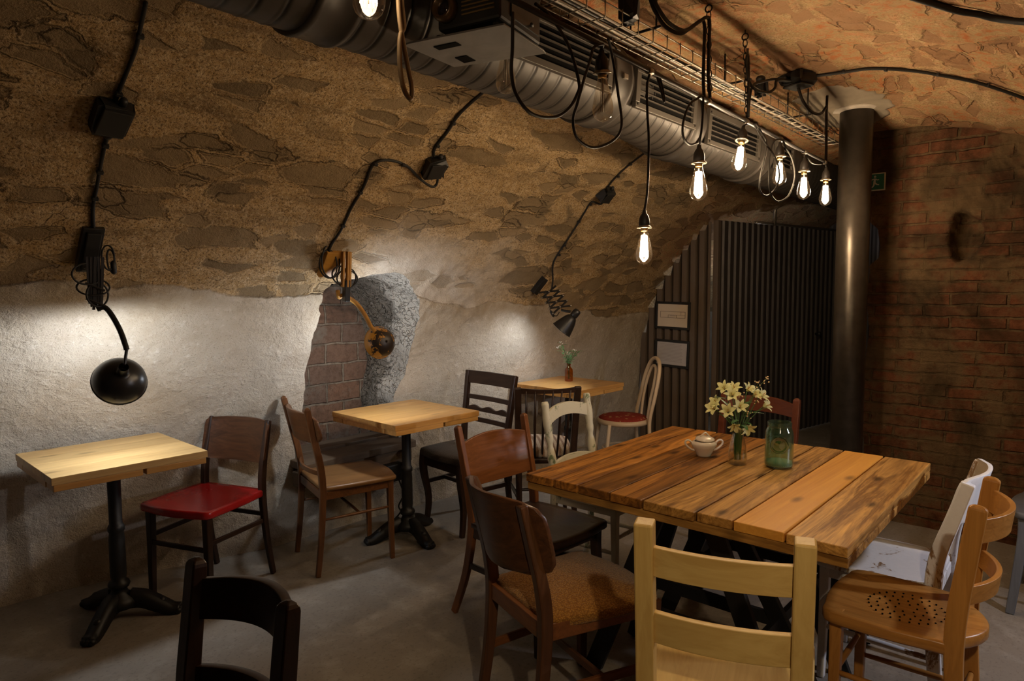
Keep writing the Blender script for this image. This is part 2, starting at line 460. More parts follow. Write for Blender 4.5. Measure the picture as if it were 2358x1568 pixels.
    plc = T.mix(T.ramp(T.noise(ob, 1.7, 5, .6, .5).outputs[0], [(.50, 0.0), (.66, .45)]), plc, (.33, .26, .175))
    plm = T.ramp(T.math('ADD', pl, T.math('MULTIPLY', T.math('SUBTRACT', n2, .5), .5)), [(.40, 0.0), (.60, 1.0)])
    col = T.mix(plm, up, plc)
    hgt = T.math('ADD', T.math('MULTIPLY', n2, .55), T.math('MULTIPLY', n3, .28))
    hgt = T.math('ADD', hgt, T.math('MULTIPLY', plm, T.math('ADD', .25, T.math('MULTIPLY', T.noise(ob, 13, 5, .7, .4).outputs[0], .9))))
    hgt = T.math('SUBTRACT', hgt, T.math('MULTIPLY', crack_and_shade, T.math('MULTIPLY', T.math('SUBTRACT', 1.0, plm), .45)))
    hgt = T.math('SUBTRACT', hgt, T.math('MULTIPLY', T.math('MULTIPLY', stm, T.math('SUBTRACT', 1.0, plm)), .4))
    return T.done(T.bsdf(col, .93, 0, T.bump(hgt, .9, .022), .12))
RUBBLE = mat_rubble()

def mat_bricks(name, c1, c2, mortar, sx, sz, patch, patch_amt, plane='XZ'):
    T = NT(name); ob = T.coord('Object')
    sep = T.n('SeparateXYZ'); T.set(sep.inputs[0], ob)
    cmb = T.n('CombineXYZ', X=sep.outputs[plane[0]], Y=sep.outputs['Z'])
    wob = T.n('VectorMath', _operation='SCALE', Scale=.028); T.set(wob.inputs[0], T.noise(ob, 7, 3, .6).outputs[1])
    ad = T.n('VectorMath', _operation='ADD'); T.set(ad.inputs[0], cmb.outputs[0]); T.set(ad.inputs[1], wob.outputs[0])
    b = T.n('TexBrick', Scale=1.0, Color1=c1, Color2=c2, Mortar=mortar)
    b.inputs['Mortar Size'].default_value = .009; b.inputs['Mortar Smooth'].default_value = .5; b.inputs['Bias'].default_value = -.2
    b.inputs['Brick Width'].default_value = sx; b.inputs['Row Height'].default_value = sz
    T.set(b.inputs['Vector'], ad.outputs[0])
    n1 = T.noise(ob, 4, 5, .6).outputs[0]; n2 = T.noise(ob, 30, 6, .68).outputs[0]; n3 = T.noise(ob, 110, 4, .7).outputs[0]
    col = T.mix(T.ramp(n2, [(.35, .7), (.55, 0.0)]), b.outputs[0], tuple(x * .45 for x in c1))
    col = T.mix(T.ramp(n3, [(.55, 0.0), (.7, .4)]), col, mortar)
    pm = T.ramp(T.math('ADD', n1, T.math('MULTIPLY', T.math('SUBTRACT', n2, .5), .3)), [(.5 + .3 * (1 - patch_amt) - .15, 0.0), (.5 + .3 * (1 - patch_amt) - .03, .92)])
    col = T.mix(pm, col, T.mix(n2, tuple(x * .7 for x in patch), tuple(min(1, x * 1.25) for x in patch)))
    soot = T.ramp(T.noise(ob, 1.5, 5, .65, .8).outputs[0], [(.46, 0.0), (.62, .8)])
    col = T.mix(soot, col, tuple(x * .16 for x in patch))
    h = T.math('ADD', T.math('MULTIPLY', n2, .5), T.math('MULTIPLY', n3, .2))
    h = T.math('SUBTRACT', h, T.math('MULTIPLY', b.outputs[1], T.math('SUBTRACT', .7, T.math('MULTIPLY', pm, .6))))
    return T.done(T.bsdf(col, .93, 0, T.bump(h, .9, .02), .15))
BRICK_NICHE = mat_bricks('niche_bricks', (.20, .115, .075), (.15, .105, .08), (.25, .205, .155), .25, .125, (.17, .145, .115), .35, 'XZ')
BRICK_END = mat_bricks('end_wall_bricks', (.17, .062, .028), (.105, .05, .026), (.15, .10, .05), .27, .068, (.125, .082, .040), .72, 'YZ')
def mat_rock():
    T = NT('rough_rock'); ob = T.coord('Object')
    n1 = T.noise(ob, 9, 7, .65, 1.2).outputs[0]; n2 = T.noise(ob, 45, 5, .7).outputs[0]
    vo = T.n('TexVoronoi', _feature='DISTANCE_TO_EDGE', Scale=9.0); T.set(vo.inputs['Vector'], T.n('VectorMath', _operation='ADD', i0=ob, i1=T.noise(ob, 6, 3).outputs[1]))
    cr = T.ramp(vo.outputs['Distance'], [(0.0, 1.0), (.06, 0.0)])
    col = T.mix(n1, (.10, .083, .062), (.33, .29, .235))
    col = T.mix(T.ramp(n2, [(.55, 0.0), (.7, .6)]), col, (.48, .44, .38))
    col = T.mix(T.math('MULTIPLY', cr, .6), col, (.07, .055, .04))
    pale = T.ramp(T.math('ADD', T.attr('inward').outputs['Fac'], T.math('MULTIPLY', T.math('SUBTRACT', T.noise(ob, 8, 5, .65).outputs[0], .5), 1.1)), [(.30, 1.0), (.40, 0.0)])
    col = T.mix(pale, col, T.mix(n2, (.38, .34, .28), (.66, .61, .53)))
    h = T.math('SUBTRACT', T.math('ADD', n1, T.math('MULTIPLY', n2, .4)), T.math('MULTIPLY', cr, .5))
    return T.done(T.bsdf(col, .9, 0, T.bump(h, 1.0, .035), .2))
ROCK = mat_rock()

# ------------------------------------------------------------------ vault mesh
xs = np.concatenate([np.linspace(-2.5, .2, 44), np.arange(.216, 5.63, .016), np.linspace(5.66, 8.4, 50)])
ss = np.concatenate([np.arange(0, 5.0, .016), np.linspace(5.02, SMAX, 52)])
GX, GS = np.meshgrid(xs, ss, indexing='ij')
# snap grid vertices close to the niche outline onto it
near = (GX > 1.9) & (GX < 2.9) & (GS < 1.75) & (GS > .2)
pts = np.stack([GX[near], GS[near]], 1)
LL = np.repeat(LOOP, 1, 0); fine = np.concatenate([LOOP + (np.roll(LOOP, -1, 0) - LOOP) * k / 4 for k in range(4)])
dd = np.hypot(pts[:, None, 0] - fine[None, :, 0], pts[:, None, 1] - fine[None, :, 1]); j = dd.argmin(1)
hit = dd[np.arange(len(pts)), j] < .0105
pts[hit] = fine[j[hit]]
GX[near] = pts[:, 0]; GS[near] = pts[:, 1]
yy, zz, ny, nz = vault(GX, GS); dd = relief(GX, GS)
POS = np.stack([GX, yy + ny * dd, zz + nz * dd], -1)
PLA = plaster_amount(GX, GS); STO, SID = stones(GX, GS)
BRI = sm(2.75, 3.35, GS + .5 * (fbm(GX * 2, GS * 2, 61, 3) - .5)) 
BRI = np.maximum(BRI, sm(4.6, 5.5, GX) * sm(1.6, 1.9, GS) * .8)
STN = stain_amount(GX, GS)
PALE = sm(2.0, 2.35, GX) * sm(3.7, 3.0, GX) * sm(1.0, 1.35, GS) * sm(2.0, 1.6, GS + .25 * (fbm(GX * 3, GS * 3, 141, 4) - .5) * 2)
UV = np.stack([GX, GS], -1)
cx = (GX[:-1, :-1] + GX[1:, :-1] + GX[1:, 1:] + GX[:-1, 1:]) / 4; cs = (GS[:-1, :-1] + GS[1:, :-1] + GS[1:, 1:] + GS[:-1, 1:]) / 4
KEEP = ~inside_loop(cx, cs)
k1 = int(np.searchsorted(ss, 1.75)); k2 = int(np.searchsorted(ss, 6.2))
def vault_piece(name, a, b):
    sl = (slice(None), slice(a, b + 1))
    grid_object(name, None, None, POS[sl], UV[sl], {'plaster': PLA[sl], 'stain': STN[sl], 'pale': PALE[sl], 'stone': STO[sl], 'stone_tint': SID[sl], 'brickish': BRI[sl]}, [RUBBLE], KEEP[:, a:b])
vault_piece('wall_left', 0, k1)
vault_piece('ceiling', k1, k2)
vault_piece('wall_right', k2, len(ss) - 1)

# niche: rock reveals running back from the outline, then the brick blocking
def build_niche():
    n = len(LOOP); K = 26
    y0, z0, ny0, nz0 = vault(LOOP[:, 0], LOOP[:, 1]); d0 = relief(LOOP[:, 0], LOOP[:, 1])
    P0 = np.stack([LOOP[:, 0], y0 + ny0 * d0, z0 + nz0 * d0], 1)
    cxm = 2.36
    pos = np.zeros((n + 1, K, 3))
    for k in range(K):
        t = k / (K - 1)
        yb = P0[:, 1] + (3.74 - P0[:, 1]) * t
        shr = 1 - .20 * t * (P0[:, 0] > cxm) - .06 * t
        x = cxm + (P0[:, 0] - cxm) * shr
        z = P0[:, 2] + .02 * t * np.sign(.9 - P0[:, 2])
        amp = .085 * min(1, t * 3.5)
        rn = amp * (fbm(yb * 6 + P0[:, 0] * 2, P0[:, 2] * 6, 71, 4) - .5)
        rn2 = amp * .6 * (fbm(yb * 9 + 3, P0[:, 0] * 9 + P0[:, 2] * 3, 73, 4) - .5)
        pos[:n, k] = np.stack([x + rn, yb, z + rn2], 1)
    pos[n] = pos[0]
    uv = np.stack(np.meshgrid(np.arange(n + 1) / 40, np.arange(K) / 40, indexing='ij'), -1)
    grid_object('trim_1', None, None, pos, uv, {'inward': np.tile(np.linspace(0, 1, K), (n + 1, 1))}, [ROCK])
    gx, gz = np.meshgrid(np.linspace(1.88, 2.86, 60), np.linspace(.15, 1.72, 90), indexing='ij')
    gy = 3.66 + .02 * (fbm(gx * 8, gz * 8, 81, 3) - .5)
    grid_object('wall_niche', None, None, np.stack([gx, gy, gz], -1), np.stack([gx, gz], -1), {}, [BRICK_NICHE])
build_niche()

# end wall of brick (plane x = 4.6) with its ragged free edge and a knocked-out hole
def build_end_wall():
    gy, gz = np.meshgrid(np.concatenate([np.linspace(-1.15, .15, 20), np.arange(.17, 1.135, .0145)]), np.arange(0, 2.62, .0145), indexing='ij')
    edge = 1.105 + .05 * (fbm(gz * 5, gz * 0 + 3, 7, 3) - .5) - .055 * sm(1.58, 1.64, gz) * sm(1.86, 1.80, gz)
    gy = np.where(gy > .9, .9 + (gy - .9) * (edge - .9) / (1.1345 - .9), gy)
    d = .03 * (fbm(gy * 3, gz * 3, 15, 3) - .5) + .016 * (fbm(gy * 16, gz * 22, 17, 3) - .5) + .05 * (sm(1.4, 2.2, gz)) * (fbm(gy * 5, gz * 5, 19, 3) - .4)
    hole = sm(1.0, .75, np.hypot((gy - .60 + .05 * (gz - 1.75)) / .085, (gz - 1.74) / .15) + .5 * (fbm(gy * 14, gz * 14, 23, 2) - .5))
    x = 4.6 - d + .13 * hole
    uv = np.stack([gy, gz], -1)
    grid_object('wall_end', None, None, np.stack([x, gy, gz], -1), uv, {}, [BRICK_END])
    # thickness of that wall: the face turned to the passage
    zc = np.arange(0, 2.62, .0145); e = gy[-1]; xe = x[-1]
    K = 16; pos = np.zeros((K, len(zc), 3))
    for k in range(K):
        t = k / (K - 1); pos[k] = np.stack([xe + 3.9 * t, e + .03 * t, zc], 1)
    grid_object('wall_passage', None, None, pos, np.stack(np.meshgrid(np.arange(K) * .2, zc, indexing='ij'), -1), {}, [BRICK_END])
build_end_wall()

# rear wall behind the camera and the far end of the passage
bm = bmesh.new(); box(bm, (-2.52, 1.3, 1.4), (.06, 5.4, 2.9)); obj('wall_rear', bm, BRICK_END, kind='structure')

# ------------------------------------------------------------------ floor
def mat_floor():
    T = NT('worn_concrete'); ob = T.coord('Object')
    n1 = T.noise(ob, 1.1, 6, .62, .6).outputs[0]; n2 = T.noise(ob, 7, 6, .65).outputs[0]; n3 = T.noise(ob, 60, 5, .7).outputs[0]
    col = T.mix(n1, (.165, .137, .107), (.31, .265, .215))
    col = T.mix(T.ramp(n2, [(.50, 0.0), (.68, .55)]), col, (.38, .335, .28))
    col = T.mix(T.ramp(n3, [(.36, .5), (.46, 0.0)]), col, (.12, .10, .08))
    vo = T.n('TexVoronoi', _feature='DISTANCE_TO_EDGE', Scale=1.3); T.set(vo.inputs['Vector'], T.n('VectorMath', _operation='ADD', i0=ob, i1=T.noise(ob, 2, 4).outputs[1]))
    ck = T.math('MULTIPLY', T.ramp(vo.outputs['Distance'], [(0.0, .6), (.012, 0.0)]), T.ramp(n1, [(.5, 0.0), (.6, 1.0)]))
    h = T.math('ADD', T.math('MULTIPLY', n2, .6), T.math('MULTIPLY', n3, .25))
    rg = T.math('ADD', .50, T.math('MULTIPLY', n2, .25))
    return T.done(T.bsdf(col, rg, 0, T.bump(h, .35, .008), .35))
bm = bmesh.new(); box(bm, (2.95, 1.4, -.05), (11.0, 5.4, .1)); obj('floor', bm, mat_floor(), kind='structure')
# ------------------------------------------------------------------ shared materials
STEEL_DARK = plain('blackened_steel', (.035, .031, .027), .45, .6, .5, .35, 14)
IRON = plain('black_cast_iron', (.010, .009, .0085), .5, .2, .5, .3, 40, .1)
BLACK_PL = plain('black_plastic', (.014, .013, .012), .5, 0, .4, .2, 30)
CORD = plain('black_cord', (.016, .014, .012), .6, 0, .35, .2, 60)
def mat_duct():
    T = NT('galvanised_duct'); ob = T.coord('Object')
    n = T.noise(ob, 5, 5, .6).outputs[0]; n2 = T.noise(ob, 60, 4, .6).outputs[0]
    col = T.mix(n, (.034, .029, .024), (.066, .056, .047))
    col = T.mix(T.attr('seam').outputs['Fac'], col, (.003, .003, .002))
    return T.done(T.bsdf(col, T.math('ADD', .42, T.math('MULTIPLY', n2, .14)), .2, None, .4))
DUCT = mat_duct()
ZINC = plain('zinc_wire', (.30, .26, .21), .42, .85, .5, .2, 30)
GRILLE = plain('grille_sheet', (.085, .073, .060), .5, .4, .5, .12, 12)
DARK = plain('inside_shade', (.004, .0035, .003), .9, 0, .05)  # near-black colour stands for the shade inside openings
def mat_corr(name, a, b, rough, metal):
    T = NT(name); ob = T.coord('Object')
    n = T.noise(T.mapping(ob, (14, 14, 1.6)), 1.0, 5, .6).outputs[0]
    return T.done(T.bsdf(T.mix(n, a, b), T.math('ADD', rough, T.math('MULTIPLY', n, .15)), metal, None, .4))
CORR = mat_corr('brown_corrugated_sheet', (.095, .068, .048), (.175, .128, .092), .5, .1)
CORR2 = mat_corr('dark_corrugated_sheet', (.040, .033, .030), (.072, .060, .053), .42, .2)

# ------------------------------------------------------------------ corrugated partition that closes the vault (plane x = 5.55)
def corr_wave(u, pitch, depth):
    f = (u / pitch) % 1.0
    if f < .30: k = 0
    elif f < .45: k = (f - .30) / .15
    elif f < .85: k = 1
    else: k = 1 - (f - .85) / .15
    return depth * k
def slat_wave(u, pitch, depth):
    f = (u / pitch) % 1.0
    return depth * (0 if f < .30 else (f - .30) / .06 if f < .36 else 1 if f < .94 else (1 - f) / .06)
def partition():
    rnd = random.Random(4)
    gaps = [rnd.choice((0, 0, .004, .012, .028)) for _ in range(20)]
    bm = bmesh.new()
    y = 3.27; pitch = .082; cols = []
    ys = np.arange(3.27, 2.555, -pitch / 20)
    for yv in ys:
        rib = math.floor((3.27 - yv) / pitch)
        yr = min(max(3.27 - (rib + .33) * pitch, 2.55), 3.26)
        zt = .61 + 1.9 * math.sqrt(max(0, 1 - ((yr - 1.15) / 2.15) ** 2)) - .002 - gaps[rib % 20]
        cols.append((yv, 5.55 - slat_wave(3.27 - yv, pitch, .055), zt))
    prev = None
    for yv, x, zt in cols:
        a = (bm.verts.new((x, yv, .0)), bm.verts.new((x, yv, zt)))
        if prev: bm.faces.new((prev[0], a[0], a[1], prev[1]))
        prev = a
    o = obj('wall_partition', bm, CORR, kind='structure')
    s = o.modifiers.new('Solid', 'SOLIDIFY'); s.thickness = .003
    # the sheet-clad door leaf / passage side, running back from the frame post
    bm = bmesh.new(); a0 = Vector((5.60, 2.525, 0)); a1 = Vector((8.3, 2.02, 0)); L = (a1 - a0).length; d = (a1 - a0) / L; nrm = Vector((d.y, -d.x, 0))
    prev = None
    for i in range(int(L / .0045)):
        u = i * .0045; p = a0 + d * u + nrm * corr_wave(u, .09, .016)
        a = (bm.verts.new((p.x, p.y, .012)), bm.verts.new((p.x, p.y, 2.04)))
        if prev: bm.faces.new((prev[0], a[0], a[1], prev[1]))
        prev = a
    o = obj('door_1', bm, CORR2, kind='structure')
    s = o.modifiers.new('Solid', 'SOLIDIFY'); s.thickness = .003
    bm = bmesh.new(); p = a0 + d * 1.62 + nrm * .03
    lathe(bm, [(.004, 0), (.012, .0), (.010, .03), (.024, .035), (.026, .05), (.012, .06)], 14, axis_matrix((p.x, p.y, .98), nrm))
    obj('door_handle', bm, STEEL_DARK, o, True)
    bm = bmesh.new(); box(bm, (5.575, 2.54, 1.02), (.055, .045, 2.04)); obj('trim_2', bm, CORR, kind='structure', bevel=.003)
    # far end of the passage
    bm = bmesh.new(); prev = None
    for i in range(int(2.6 / .02)):
        u = i * .02; a = (bm.verts.new((8.34 - corr_wave(u, .09, .016), .9 + u, 0)), bm.verts.new((8.34 - corr_wave(u, .09, .016), .9 + u, 2.7)))
        if prev: bm.faces.new((prev[0], a[0], a[1], prev[1]))
        prev = a
    o = obj('wall_far', bm, CORR2, kind='structure'); s = o.modifiers.new('Solid', 'SOLIDIFY'); s.thickness = .003
    # conduits above the leaf
    t = thing('conduit_pipe', 'thin grey conduit pipe rising above the dark corrugated panel', 'pipe', (6.43, 2.36, 2.04))
    bm = bmesh.new(); tube(bm, [(0, 0, 0), (0, 0, .16), (0, -.02, .24)], .016, 10); obj('riser', bm, ZINC, t, True)
    bm = bmesh.new(); q = lambda u, z: Vector(a0 + d * u) + Vector((0, 0, z)) - Vector((6.43, 2.36, 2.04))
    tube(bm, [q(.55, 2.055), q(1.3, 2.055), q(2.65, 2.055)], .013, 8); obj('top_rail', bm, ZINC, t, True)
partition()

# steel pillar
t = thing('steel_pillar', 'round dark steel pillar holding the vault beside the exit sign', 'pillar', (4.25, 1.108, 0))
bm = bmesh.new(); lathe(bm, [(.088, .012), (.088, 2.47)], 40); obj('shaft', bm, plain('pillar_steel', (.075, .062, .048), .36, .75, .5, .45, 18), t, True)
bm = bmesh.new(); box(bm, (0, 0, .006), (.26, .26, .012)); obj('base_plate', bm, STEEL_DARK, t, bevel=.002)
bm = bmesh.new(); lathe(bm, [(.088, 2.455), (.125, 2.458), (.125, 2.475), (.088, 2.478)], 32); obj('collar', bm, plain('cement_collar', (.42, .37, .31), .9), t, True)
# pale cement patch on the ceiling round the pillar head
def cement_patch():
    L = [(3.86, 3.63), (3.84, 3.74), (3.85, 3.86), (3.93, 3.95), (4.02, 4.01), (4.13, 4.05), (4.26, 4.03), (4.40, 3.97), (4.44, 3.84), (4.42, 3.70), (4.30, 3.60), (4.1, 3.57), (3.95, 3.57)]
    P = [(p.x, p.y) for p in smooth_path([(a, b, 0) for a, b in L], 6, True)]
    c = (4.15, 3.80); bm = bmesh.new(); rings = []
    for k, off in ((1.0, -.02), (.985, .001)) + tuple((1 - .08 * q, .004) for q in range(1, 12)):
        ring = []
        for i, (a, b) in enumerate(P):
            w = .93 + .22 * float(vnoise(np.array([i * .45]), np.array([.5]), 3)[0] - .5) + .09 * float(vnoise(np.array([i * 1.3]), np.array([2.5]), 4)[0] - .5)
            ring.append(bm.verts.new(on_wall(c[0] + (a - c[0]) * k * w, c[1] + (b - c[1]) * k * w, off)))
        rings.append(ring)
    for a, b in zip(rings, rings[1:]):
        for i in range(len(P)): bm.faces.new((a[i], a[(i + 1) % len(P)], b[(i + 1) % len(P)], b[i]))
    bm.faces.new(rings[-1])
    obj('trim_3', bm, plain('grey_cement', (.25, .205, .15), .9, 0, .2, .45, 7, .7), kind='structure', smooth=True)
cement_patch()

# ------------------------------------------------------------------ spiral duct with grilles
DY = lambda x: 1.63 + .03 * sm(2.4, 3.2, x); DZ = lambda x: 2.30 - .045 * sm(2.4, 3.3, x)
def duct():
    t = thing('spiral_duct', 'long round grey metal spiral air duct under the vault', 'air duct', (-.6, 1.63, 2.30))
    o = Vector((-.6, 1.63, 2.30)); Rr = .16
    X = np.arange(-.6, 7.4, .0042); A = np.linspace(0, 2 * PI, 56, endpoint=False)
    GX_, GA = np.meshgrid(X, A, indexing='ij'); ph = (GX_ / .07 - GA / (2 * PI)) % 1.0
    seam = np.exp(-((ph - .5) / .085) ** 4)
    r = Rr + .0025 * np.exp(-((ph - .40) / .06) ** 2) - .003 * seam
    P = np.stack([GX_ - o.x, DY(GX_) - o.y + r * np.cos(GA), DZ(GX_) - o.z + r * np.sin(GA)], -1)
    P = np.concatenate([P, P[:, :1]], 1)
    body = grid_object('duct_body', None, None, P, np.zeros(P.shape[:2] + (2,)), {'seam': np.concatenate([seam, seam[:, :1]], 1)}, [DUCT], None, None); body.parent = t
    # sleeves between the lengths
    for x0 in (2.335, 3.065, 3.97, 1.05):
        bm = bmesh.new(); c = (x0, float(DY(x0)), float(DZ(x0)))
        M = axis_matrix(Vector(c) - o, (1, 0, 0))
        lathe(bm, [(.160, -.065), (.171, -.065), (.173, -.05), (.1685, -.046), (.1685, .046), (.173, .05), (.171, .065), (.160, .065)], 48, M, False)
        b = obj('sleeve', bm, DUCT, t, True)
        if x0 in (2.335,):
            bm = bmesh.new(); box(bm, (x0 - o.x, c[1] - .172 - o.y, c[2] - .01 - o.z), (.03, .012, .02)); obj('clamp_screw', bm, ZINC, b, bevel=.002)
    # supply grilles on the front of the duct
    for x0, x1 in ((1.66, 2.24), (2.43, 2.97), (3.14, 3.80), (4.05, 4.35)):
        xm = (x0 + x1) / 2; L = x1 - x0; cy, cz = float(DY(xm)), float(DZ(xm))
        el = R(-4); nrm = Vector((0, -math.cos(el), math.sin(el)))
        c = Vector((xm, cy, cz)) + nrm * .156 - o
        M = Matrix((Vector((1, 0, 0)), nrm, Vector((1, 0, 0)).cross(nrm))).transposed().to_4x4(); M.translation = c   # x along, y out, z up-ish
        bm = bmesh.new(); hh = .118
        for zc, h in ((hh / 2 + .012, .024), (-hh / 2 - .014, .03)): box(bm, (0, .012, zc), (L, .02, h), M)
        for xc in (-L / 2 + .016, L / 2 - .016): box(bm, (xc, .012, 0), (.032, .02, hh), M)
        g = obj('grille', bm, GRILLE, t, bevel=.002)
        bm = bmesh.new(); box(bm, (0, -.002, 0), (L - .03, .02, hh), M); obj('recess', bm, DARK, g)  # black plate painted as the shade behind the slats
        for k in range(4):
            bm = bmesh.new(); zc = -hh / 2 + hh * (k + 1) / 5
            box(bm, (0, .017, zc), (L - .06, .006, .0055), M); obj('slat', bm, GRILLE, g)
        for xc in (-L / 2 + .014, L / 2 - .014):
            for zc in (hh / 2 + .008, -hh / 2 - .012):
                bm = bmesh.new(); lathe(bm, [(.005, 0), (.005, .004)], 10, M @ axis_matrix((xc, .022, zc), (0, 1, 0))); obj('screw', bm, STEEL_DARK, g)
    # hanger straps to the ceiling
    for x0 in (1.05, 2.335, 3.065, 3.97):
        bm = bmesh.new(); cy, cz = float(DY(x0)), float(DZ(x0))
        pts = [(x0 - o.x, cy - o.y + .172 * math.cos(a), cz - o.z + .172 * math.sin(a)) for a in np.linspace(R(35), R(145), 12)]
        sweep(bm, pts, .025, .003)
        tube(bm, [(x0 - o.x, cy - o.y, cz - o.z + .172), (x0 - o.x, cy - o.y, .24)], .005, 6); obj('hanger', bm, STEEL_DARK, t)
duct()

# ------------------------------------------------------------------ wire cable tray
def tray():
    o = Vector((.6, 1.27, 2.31)); t = thing('cable_tray', 'wire mesh cable tray running along the ceiling beside the duct', 'cable tray', o)
    L = 3.75
    for y, z in ((-.05, 0), (-.017, 0), (.017, 0), (.05, 0), (-.05, .045), (.05, .045)):
        bm = bmesh.new(); tube(bm, [(0, y, z), (L, y, z)], .0024, 6); obj('long_wire', bm, ZINC, t, True)
    bm = bmesh.new(); tube(bm, [(.03, -.052, .05), (.03, -.052, -.002), (.03, .052, -.002), (.03, .052, .05)], .0024, 6)
    w0 = obj('cross_wire', bm, ZINC, t, True)
    for k in range(1, 38):
        q = w0.copy(); COL.objects.link(q); q.parent = t; q.location = (k * .1, 0, 0)
    for k in range(4):
        bm = bmesh.new(); random.seed(k)
        tube(bm, smooth_path([(x, -.032 + k * .02 + random.uniform(-.006, .006), .009 + random.uniform(0, .004)) for x in np.linspace(0, L, 14)], 4), .005 + .0012 * (k % 2), 8)
        obj('cable', bm, plain('tray_cable_%d' % k, ((.30, .24, .17), (.05, .045, .04), (.36, .31, .25), (.10, .09, .08))[k], .5), t, True)
    for x in (.75, 1.55, 2.35, 3.15):
        bm = bmesh.new(); z1 = 2.50 - o.z
        tube(bm, [(x, -.052, .05), (x, -.052, z1)], .004, 6); tube(bm, [(x, .052, .05), (x, .052, z1)], .004, 6); tube(bm, [(x, -.07, .055), (x, .07, .055)], .005, 6)
        obj('bracket', bm, STEEL_DARK, t, True)
tray()

# ------------------------------------------------------------------ dark boxes, cables and clips on the masonry
def wall_cable(name, label, pts, r, clips=(), lift=.008, sag=None):
    t = thing(name, label, 'cable', on_wall(*pts[0], lift), 0, 'black cables clipped to the masonry'); o = Vector(t.location)
    Q = smooth_path([(a, b, (sag[i] if sag else 0)) for i, (a, b) in enumerate(pts)], 8)
    qx, qs, qo = (np.array([q[k] for q in Q]) for k in range(3)); y, z, ny, nz = vault(qx, qs); d = relief(qx, qs)
    n = len(d); up = np.array([d[max(0, i - 4):i + 5].max() for i in range(n)]); up = np.array([up[max(0, i - 3):i + 4].mean() for i in range(n)]) + r * .8 + qo
    P = [Vector((float(qx[i]), float(y[i] + ny[i] * up[i]), float(z[i] + nz[i] * up[i]))) - o for i in range(n)]
    bm = bmesh.new(); tube(bm, P, r, 8); obj('sheath', bm, CORD, t, True)
    for a, b in clips:
        bm = bmesh.new(); n = wall_normal(a, b); p = on_wall(a, b, .004) - o
        M = axis_matrix(p, n); box(bm, (0, 0, .008), (.022, .014, .016), M); obj('clip', bm, BLACK_PL, t, bevel=.003)
    return t
wall_cable('wall_cable', 'black cable clipped up the rough wall above the leftmost wall lamp',
           [(.806, 2.781), (.822, 2.677), (.833, 2.588), (.833, 2.454), (.831, 2.368), (.829, 2.305), (.839, 2.224), (.844, 2.108), (.851, 1.991), (.854, 1.893), (.871, 1.794), (.889, 1.735)], .0065,
           [(.829, 2.65), (.832, 2.40), (.842, 2.17), (.848, 2.05), (.853, 1.93)])
wall_cable('wall_cable', 'black cable slanting from under the duct to the junction box above the yellow lamp',
           [(2.18, 2.86), (2.173, 2.659), (2.19, 2.555), (2.196, 2.439), (2.225, 2.39)], .007, [(2.18, 2.61), (2.195, 2.46)])
wall_cable('wall_cable', 'black looping cable from the middle junction box down to the yellow lamp',
           [(2.296, 2.31), (2.33, 2.259), (2.321, 2.221), (2.234, 2.244), (2.113, 2.302), (1.998, 2.32), (1.929, 2.282), (1.943, 2.153), (1.936, 2.016), (1.939, 1.87), (1.924, 1.761), (1.935, 1.71)], .0065,
           [(2.08, 2.312), (1.935, 2.285), (1.94, 2.11), (1.938, 1.90)], .008, [0, .03, .04, .02, 0, 0, 0, 0, 0, 0, 0, .01])
wall_cable('wall_cable', 'thin black cable from below the duct to the junction box farthest along the wall',
           [(3.66, 2.82), (3.686, 2.596), (3.708, 2.467), (3.735, 2.40)], .006, [(3.68, 2.64), (3.70, 2.52)])
wall_cable('wall_cable', 'thin black cable dropping to the black scissor-arm lamp',
           [(3.80, 2.32), (3.80, 2.27), (3.722, 2.257), (3.746, 2.158), (3.771, 2.06), (3.768, 1.903), (3.768, 1.733), (3.84, 1.586), (3.86, 1.50)], .006,
           [(3.725, 2.24), (3.765, 2.08), (3.768, 1.88), (3.768, 1.80)], .008, [0, .02, 0, 0, 0, 0, 0, .02, .04])
wall_cable('ceiling_cable', 'black cable clipped across the ceiling from the box by the pillar',
           [(3.56, 3.767), (3.575, 3.838), (3.604, 3.955), (3.652, 4.079), (3.734, 4.21), (3.802, 4.326), (3.901, 4.476), (4.05, 4.70)], .008, [(3.60, 3.94), (3.67, 4.11), (3.79, 4.31), (3.92, 4.50)])
wall_cable('ceiling_cable', 'thick dark cable on the ceiling in the top right corner',
           [(2.58, 4.44), (2.68, 4.519), (2.762, 4.587), (2.812, 4.658), (2.80, 4.80)], .011, [(2.72, 4.55)])
def junction(label, x, s, w, h, d, rot, seed=0, lumpy=.2):
    p = on_wall(x, s, -.004); n = wall_normal(x, s)
    t = thing('junction_box', label, 'junction box', p, 0, 'black junction boxes on the masonry')
    up = Vector((0, 0, 1)) - n * n.z; up = up if up.length > .2 else Vector((1, 0, 0)) - n * n.x; up.normalize()
    sdir = up.cross(n).normalized()
    M = Matrix((sdir, up, n)).transposed().to_4x4() @ Matrix.Rotation(R(rot), 4, 'Z')
    bm = bmesh.new(); random.seed(seed)
    vs = box(bm, (0, 0, d / 2), (w, h, d))
    bmesh.ops.bevel(bm, geom=bm.edges[:], offset=min(w, d) * .16, segments=2, affect='EDGES')
    for v in bm.verts: v.co += Vector((random.uniform(-1, 1), random.uniform(-1, 1), random.uniform(-.5, .5))) * lumpy * .035
    for v in bm.verts: v.co = M @ v.co
    obj('housing', bm, BLACK_PL, t)
    bm = bmesh.new(); box(bm, (0, 0, d + .003), (w * .82, h * .82, .008), M); obj('lid', bm, BLACK_PL, t, bevel=.003)
    for sgn in (1, -1):
        bm = bmesh.new(); lathe(bm, [(.013, 0), (.013, .018), (.009, .026)], 12, M @ axis_matrix((w * .12, sgn * h * .49, d * .5), (0, sgn, 0))); obj('gland', bm, BLACK_PL, t, True)
    return t
